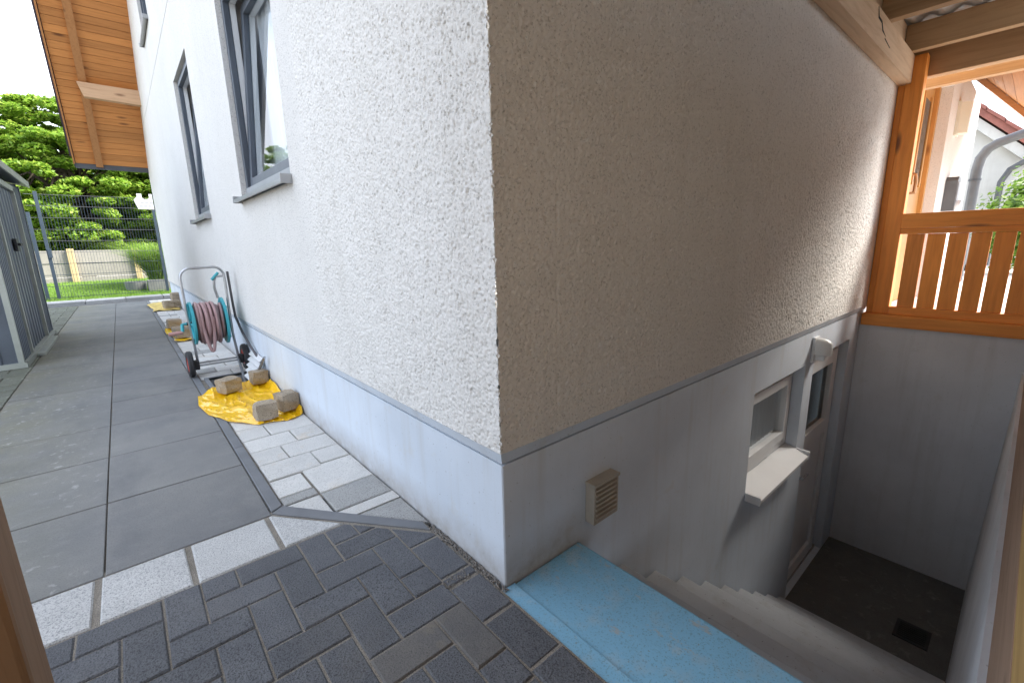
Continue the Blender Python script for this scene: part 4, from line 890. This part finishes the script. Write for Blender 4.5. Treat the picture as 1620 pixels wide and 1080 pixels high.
# ---------------------------------------------------------------- light-shaft pit and louvre in the path
pit = thing('light_shaft_pit', 'open dark light shaft pit with grey rim beside the plinth', 'pit')
part('lining', MB().add([(-.355, 3.065, -.6), (-.002, 3.065, -.6), (-.002, 3.575, -.6), (-.355, 3.575, -.6), (-.355, 3.065, .0), (-.002, 3.065, .0), (-.002, 3.575, .0), (-.355, 3.575, .0)], [(0, 1, 2, 3), (0, 4, 5, 1), (1, 5, 6, 2), (2, 6, 7, 3), (3, 7, 4, 0)]), 'kerb', pit)
part('rim', MB().box(-.385, -.355, 3.045, 3.60, -.02, .006, .003).box(-.355, -.005, 3.575, 3.60, -.02, .006, .003).box(-.355, -.005, 3.045, 3.065, -.02, .006, .003), 'edging', pit)
lv = thing('louvre_grille', 'white plastic louvre grille leaning against the plinth in the pit', 'grille', (-.085, 3.27, -.02)); lv.rotation_euler = (0, R(17), 0)
part('frame', MB().box(.004, .014, -.19, -.165, 0, .25).box(.004, .014, .165, .19, 0, .25).box(.004, .014, -.012, .012, 0, .25), 'white_plastic', lv)
for k in range(5): part('slat', MB().prism([(-.022, .012 + k * .049), (-.018, .006 + k * .049), (.003, .034 + k * .049), (.003, .046 + k * .049)], -.20, .20, 'y'), 'white_plastic', lv)

# ---------------------------------------------------------------- hose reel trolley
hr = thing('hose_reel_trolley', 'steel hose trolley with teal reel and pink brown hose', 'hose reel', (-.265, 3.72, 0))
def H(p): return (p[0] + .265, p[1] - 3.72, p[2])
def ht(name, path, r_, mat, par=hr, seg=10): return part(name, MB().tube([H(p) for p in path], r_, seg), mat, par)
def arc(c, r_, a0, a1, n=8, f=None): return [(c[0] + r_ * math.cos(a0 + (a1 - a0) * k / n), c[1], c[2] + r_ * math.sin(a0 + (a1 - a0) * k / n)) for k in range(n + 1)]
hp = [(-.395, 3.72, .10), (-.405, 3.68, .36), (-.418, 3.66, .55), (-.422, 3.66, .80)] + arc((-.342, 3.66, .86), .08, math.pi, math.pi / 2) + arc((-.185, 3.66, .87), .075, math.pi / 2, 0) + [(-.108, 3.66, .80), (-.112, 3.66, .55), (-.108, 3.68, .36), (-.085, 3.72, .10)]
ht('frame', hp, .0105, 'steel_tube')
ht('axle', [(-.455, 3.74, .115), (-.02, 3.74, .115)], .009, 'steel_tube'); ht('cross_bar', [(-.395, 3.70, .10), (-.085, 3.70, .10)], .008, 'steel_tube')
for xw in (-.45, -.03):
    w_ = part('wheel', MB().lathe([(.07, -.02), (.105, -.022), (.115, -.012), (.115, .012), (.105, .022), (.07, .02)], 26, Matrix.Translation(H((xw, 3.74, .116))) @ Matrix.Rotation(R(90), 4, 'Y')), 'rubber_black', hr)
    mb = MB().lathe([(.0, -.016), (.025, -.018), (.03, -.008), (.062, -.008), (.07, -.018), (.072, .018), (.062, .008), (.03, .008), (.025, .018), (0, .016)], 20, Matrix.Translation(H((xw, 3.74, .116))) @ Matrix.Rotation(R(90), 4, 'Y')); part('rim', mb, 'red_plastic', w_)
    part('hub_block', MB().box(xw + .265 + (.02 if xw < -.2 else -.06), xw + .265 + (.06 if xw < -.2 else -.02), -.05, .02, .07, .15, .008), 'rubber_black', hr)
AX = 3.70; AZ = .475
for xd, rad in ((-.388, .185), (-.155, .205)):
    Md = Matrix.Translation(H((xd, AX, AZ))) @ Matrix.Rotation(R(90), 4, 'Y')
    d_ = part('reel_disc', MB().lathe([(.03, -.006), (.07, -.006), (rad - .03, -.004), (rad - .012, -.012), (rad, -.008), (rad, .008), (rad - .012, .012), (rad - .03, .004), (.07, .006), (.03, .006), (.03, -.006)], 36, Md), 'teal_plastic', hr)
    for k in range(8):
        a = k * math.pi / 4; q = Vector((0, math.cos(a), math.sin(a)))
        part('rib', MB().tube([Vector(H((xd + (-.012 if xd < -.3 else .012), AX, AZ))) + q * .04, Vector(H((xd + (-.012 if xd < -.3 else .012), AX, AZ))) + q * (rad - .015)], .007, 6), 'teal_plastic', d_)
ht('drum', [(-.385, AX, AZ), (-.158, AX, AZ)], .095, 'teal_plastic', seg=22); ht('reel_axle', [(-.43, AX, AZ), (-.10, AX, AZ)], .014, 'rubber_black')
# wound hose in two layers plus a loose loop
hs = []
for layer, (rad, turns, d0, d1) in enumerate(((.112, 8, -.372, -.172), (.140, 8, -.172, -.372), (.163, 7, -.36, -.20))):
    for k in range(turns * 22):
        a = k / 22 * 2 * math.pi; x_ = d0 + (d1 - d0) * k / (turns * 22); w_ = .006 * math.sin(a * .37 + layer) + .004 * math.sin(a * 1.7)
        sag = .022 * max(0, -math.sin(a)) * (1 + .8 * math.sin(a * .21 + 2 * layer)) if layer == 2 else 0
        hs.append((x_ + w_, AX + (rad + w_) * math.cos(a), AZ + (rad + w_ + sag) * math.sin(a)))
ht('hose', hs, .0125, 'hose_rubber', seg=8)
lp_ = [(-.30 + .06 * math.sin(math.pi * k / 24), AX - .155 + .02 * math.cos(math.pi * k / 24), AZ + .10 - .36 * math.sin(math.pi * k / 24) ** .8) for k in range(25)]
lp_ = [(-.335 + .085 * k / 24, AX - .15 - .03 * math.sin(math.pi * k / 24), AZ + .06 - .29 * math.sin(math.pi * k / 24) ** .7) for k in range(25)]
ht('loose_loop', lp_, .0125, 'hose_rubber', seg=8)
# crank on the left, hose end with connector on the right
ht('crank_arm', [(-.43, AX, AZ), (-.462, AX - .01, AZ), (-.468, AX - .02, AZ - .06)], .013, 'teal_plastic'); ht('crank_grip', [(-.47, AX - .02, AZ - .065), (-.565, AX - .03, AZ - .07)], .015, 'grip_pink')
ht('feed_hose', [(-.175, AX, AZ + .20), (-.19, AX - .01, .76), (-.188, AX - .02, .82), (-.175, AX - .03, .86)], .011, 'steel_tube'); ht('connector', [(-.205, 3.665, .835), (-.175, 3.66, .87), (-.15, 3.66, .895)], .012, 'teal_plastic'); ht('holder', [(-.18, 3.66, .86), (-.112, 3.66, .865)], .008, 'steel_tube')
ht('drain_hose', [(-.075, 3.70, .90), (-.070, 3.70, .62), (-.068, 3.68, .50), (-.045, 3.60, .36), (-.03, 3.45, .27), (-.022, 3.25, .20), (-.02, 3.12, .16)], .010, 'hose_dark', seg=8)
ht('stand_leg', [(-.093, 3.71, .13), (-.10, 3.55, .02), (-.115, 3.36, -.075), (-.11, 3.30, -.08), (-.09, 3.24, -.04), (-.035, 2.90, .25)], .011, 'steel_tube')

# ---------------------------------------------------------------- yellow sack weighted with cobbles
sk = MB(); NU, NV = 64, 74
out_l = [(0, -.275, 2.075), (.18, -.40, 2.24), (.42, -.49, 2.50), (.75, -.515, 2.75), (1, -.49, 3.03)]
def lerp_l(t_):
    for a, b_ in zip(out_l[:-1], out_l[1:]):
        if t_ <= b_[0]: k = (t_ - a[0]) / (b_[0] - a[0]); return a[1] + (b_[1] - a[1]) * k, a[2] + (b_[2] - a[2]) * k
    return out_l[-1][1:]
nz = [field(NU + 1, NV + 1, b_) for b_ in (6, 24, 90)]
for i in range(NU + 1):
    u_ = i / NU
    for j in range(NV + 1):
        v_ = j / NV; xl, yl = lerp_l(v_); xr, yr = -.012, 2.07 + 1.03 * v_ + .02 * math.sin(v_ * 9)
        x_ = xl + (xr - xl) * u_; y_ = yl + (yr - yl) * u_ - .03 * math.sin(math.pi * u_) * (1 - v_) + .02 * math.sin(u_ * 7 + v_ * 3)
        z_ = .006 + .0018 * nz[0][i, j] + .008 * (1.2 - min(1.2, abs(nz[1][i, j]) * 2.6)) + .011 * (1.2 - min(1.2, abs(nz[2][i, j]) * 2.2)) + .008 * max(0, math.sin(7 * u_ + 9 * v_ + 1.2 * math.sin(5 * u_))) ** 3
        edge = max(0, (v_ - .88) / .12); z_ += .05 * math.sin(edge * math.pi / 2) * (.35 + .65 * math.sin(u_ * 4.2 + .4) ** 2) * (1 if u_ > .2 else u_ * 5)
        z_ += .06 * max(0, (u_ - .93) / .07) * (.5 + .5 * math.sin(v_ * 11))
        if u_ < .03 or (j == 0): z_ = .006 + .003 * abs(nz[0][i, j])
        sk.v.append((x_, y_, z_))
for i in range(NU):
    for j in range(NV): a = i * (NV + 1) + j; sk.f.append((a, a + NV + 1, a + NV + 2, a + 1))
sk.sm = True; so_ = sk.build('yellow_sack', 'yellow_sack'); tag(so_, 'shiny yellow plastic sack spread by the plinth, nearest the camera', 'sack'); md = so_.modifiers.new('thick', 'SOLIDIFY'); md.thickness = .002
def cobble(label, loc, size, rot, group='cobbles weighing down the sacks'):
    bm = bmesh.new(); bmesh.ops.create_cube(bm, size=1); bmesh.ops.subdivide_edges(bm, edges=bm.edges[:], cuts=3, use_grid_fill=True)
    sd = random.uniform(0, 50)
    for q in bm.verts:
        p = q.co.copy(); L4 = (abs(p.x * 2) ** 16 + abs(p.y * 2) ** 16 + abs(p.z * 2) ** 16) ** (1 / 16); p = p / max(L4, .3) * 1.0 if L4 > .5 else p
        w_ = Vector((math.sin(9 * p.y + sd + 4 * p.z), math.sin(8 * p.z + sd * 1.3 + 3 * p.x), math.sin(7 * p.x + sd * .7 + 5 * p.y))) * .028 + Vector((random.uniform(-1, 1), random.uniform(-1, 1), random.uniform(-1, 1))) * .026
        p += w_; q.co = Vector((p.x * size[0], p.y * size[1], p.z * size[2]))
    zmin = min(q.co.z for q in bm.verts)
    for q in bm.verts: q.co.z -= zmin
    mb = MB().bm(bm); o_ = mb.build('cobblestone', 'cobble'); o_.data.shade_flat(); o_.location = loc; o_.rotation_euler = (0, 0, rot); return tag(o_, label, 'cobblestone', group)
cobble('cobblestone on the yellow sack beside the pit and trolley foot', (-.295, 2.93, .022), (.135, .12, .105), .45)
cobble('cobblestone on the yellow sack touching the plinth by the louvre', (-.075, 3.00, .028), (.115, .11, .10), .12)
cobble('cobblestone on the front edge of the yellow sack, nearest camera', (-.22, 2.125, .016), (.125, .10, .108), .05)
cobble('cobblestone on the front corner of the yellow sack against plinth', (-.075, 2.20, .022), (.115, .125, .115), .25)
def far_sack(label, x0, x1, y0, y1):
    mb = MB(); n_ = 16; nzf = field(n_ + 1, n_ + 1, 4)
    for i in range(n_ + 1):
        for j in range(n_ + 1):
            u_, v_ = i / n_, j / n_; mb.v.append((x0 + (x1 - x0) * u_ + .03 * math.sin(v_ * 6), y0 + (y1 - y0) * v_ + .05 * math.sin(u_ * 5), .012 + .012 * abs(nzf[i, j]) + (.03 * math.sin(u_ * 3.1) if v_ > .9 else 0)))
    for i in range(n_):
        for j in range(n_): a = i * (n_ + 1) + j; mb.f.append((a, a + n_ + 1, a + n_ + 2, a + 1))
    mb.sm = True; o_ = mb.build('yellow_sack', 'faded_sack'); tag(o_, label, 'sack'); o_.modifiers.new('thick', 'SOLIDIFY').thickness = .002; return o_
far_sack('yellow sack half hidden behind the hose trolley crank', -.43, -.08, 5.7, 6.9).data.materials[0] = MATS['yellow_sack']
far_sack('faded yellow sack at the far end of the path', -.46, -.05, 9.6, 11.2)
cobble('cobblestone on the sack behind the trolley crank, front one', (-.33, 5.95, .03), (.16, .2, .13), .2); cobble('cobblestone on the sack behind the trolley crank, rear one', (-.33, 6.9, .03), (.16, .2, .12), .1)
cobble('low cobblestone on the far faded sack, left of the pile', (-.20, 9.85, .03), (.15, .16, .14), .2); cobble('lower cobblestone of the far pile beside the plinth', (-.06, 9.95, .03), (.13, .2, .15), .0); cobble('upper cobblestone of the far pile beside the plinth', (-.06, 10.0, .18), (.13, .17, .13), .15)
# grit washed against the plinth foot
gp = []
mb = MB()
for k in range(620):
    if random.random() < .72: y_ = random.uniform(-.02, .44); x_ = -.004 - abs(random.gauss(0, .012))
    else: x_ = -.13 + random.uniform(-.02, .07); y_ = .135 + random.gauss(0, .012)
    s_ = random.uniform(.0025, .006); a = random.uniform(0, 6); z_ = -.006 + random.uniform(0, .006)
    mb.add([(x_ + s_ * math.cos(a), y_ + s_ * math.sin(a), z_), (x_ + s_ * math.cos(a + 2.1), y_ + s_ * math.sin(a + 2.1), z_), (x_ + s_ * math.cos(a + 4.2), y_ + s_ * math.sin(a + 4.2), z_), (x_, y_, z_ + s_)], [(0, 1, 3), (1, 2, 3), (2, 0, 3), (0, 2, 1)])
o_ = mb.build('gravel_grit', 'concrete_plank'); o_['kind'] = 'stuff'; o_['label'] = 'fine grit gathered along the plinth foot'; o_['category'] = 'grit'
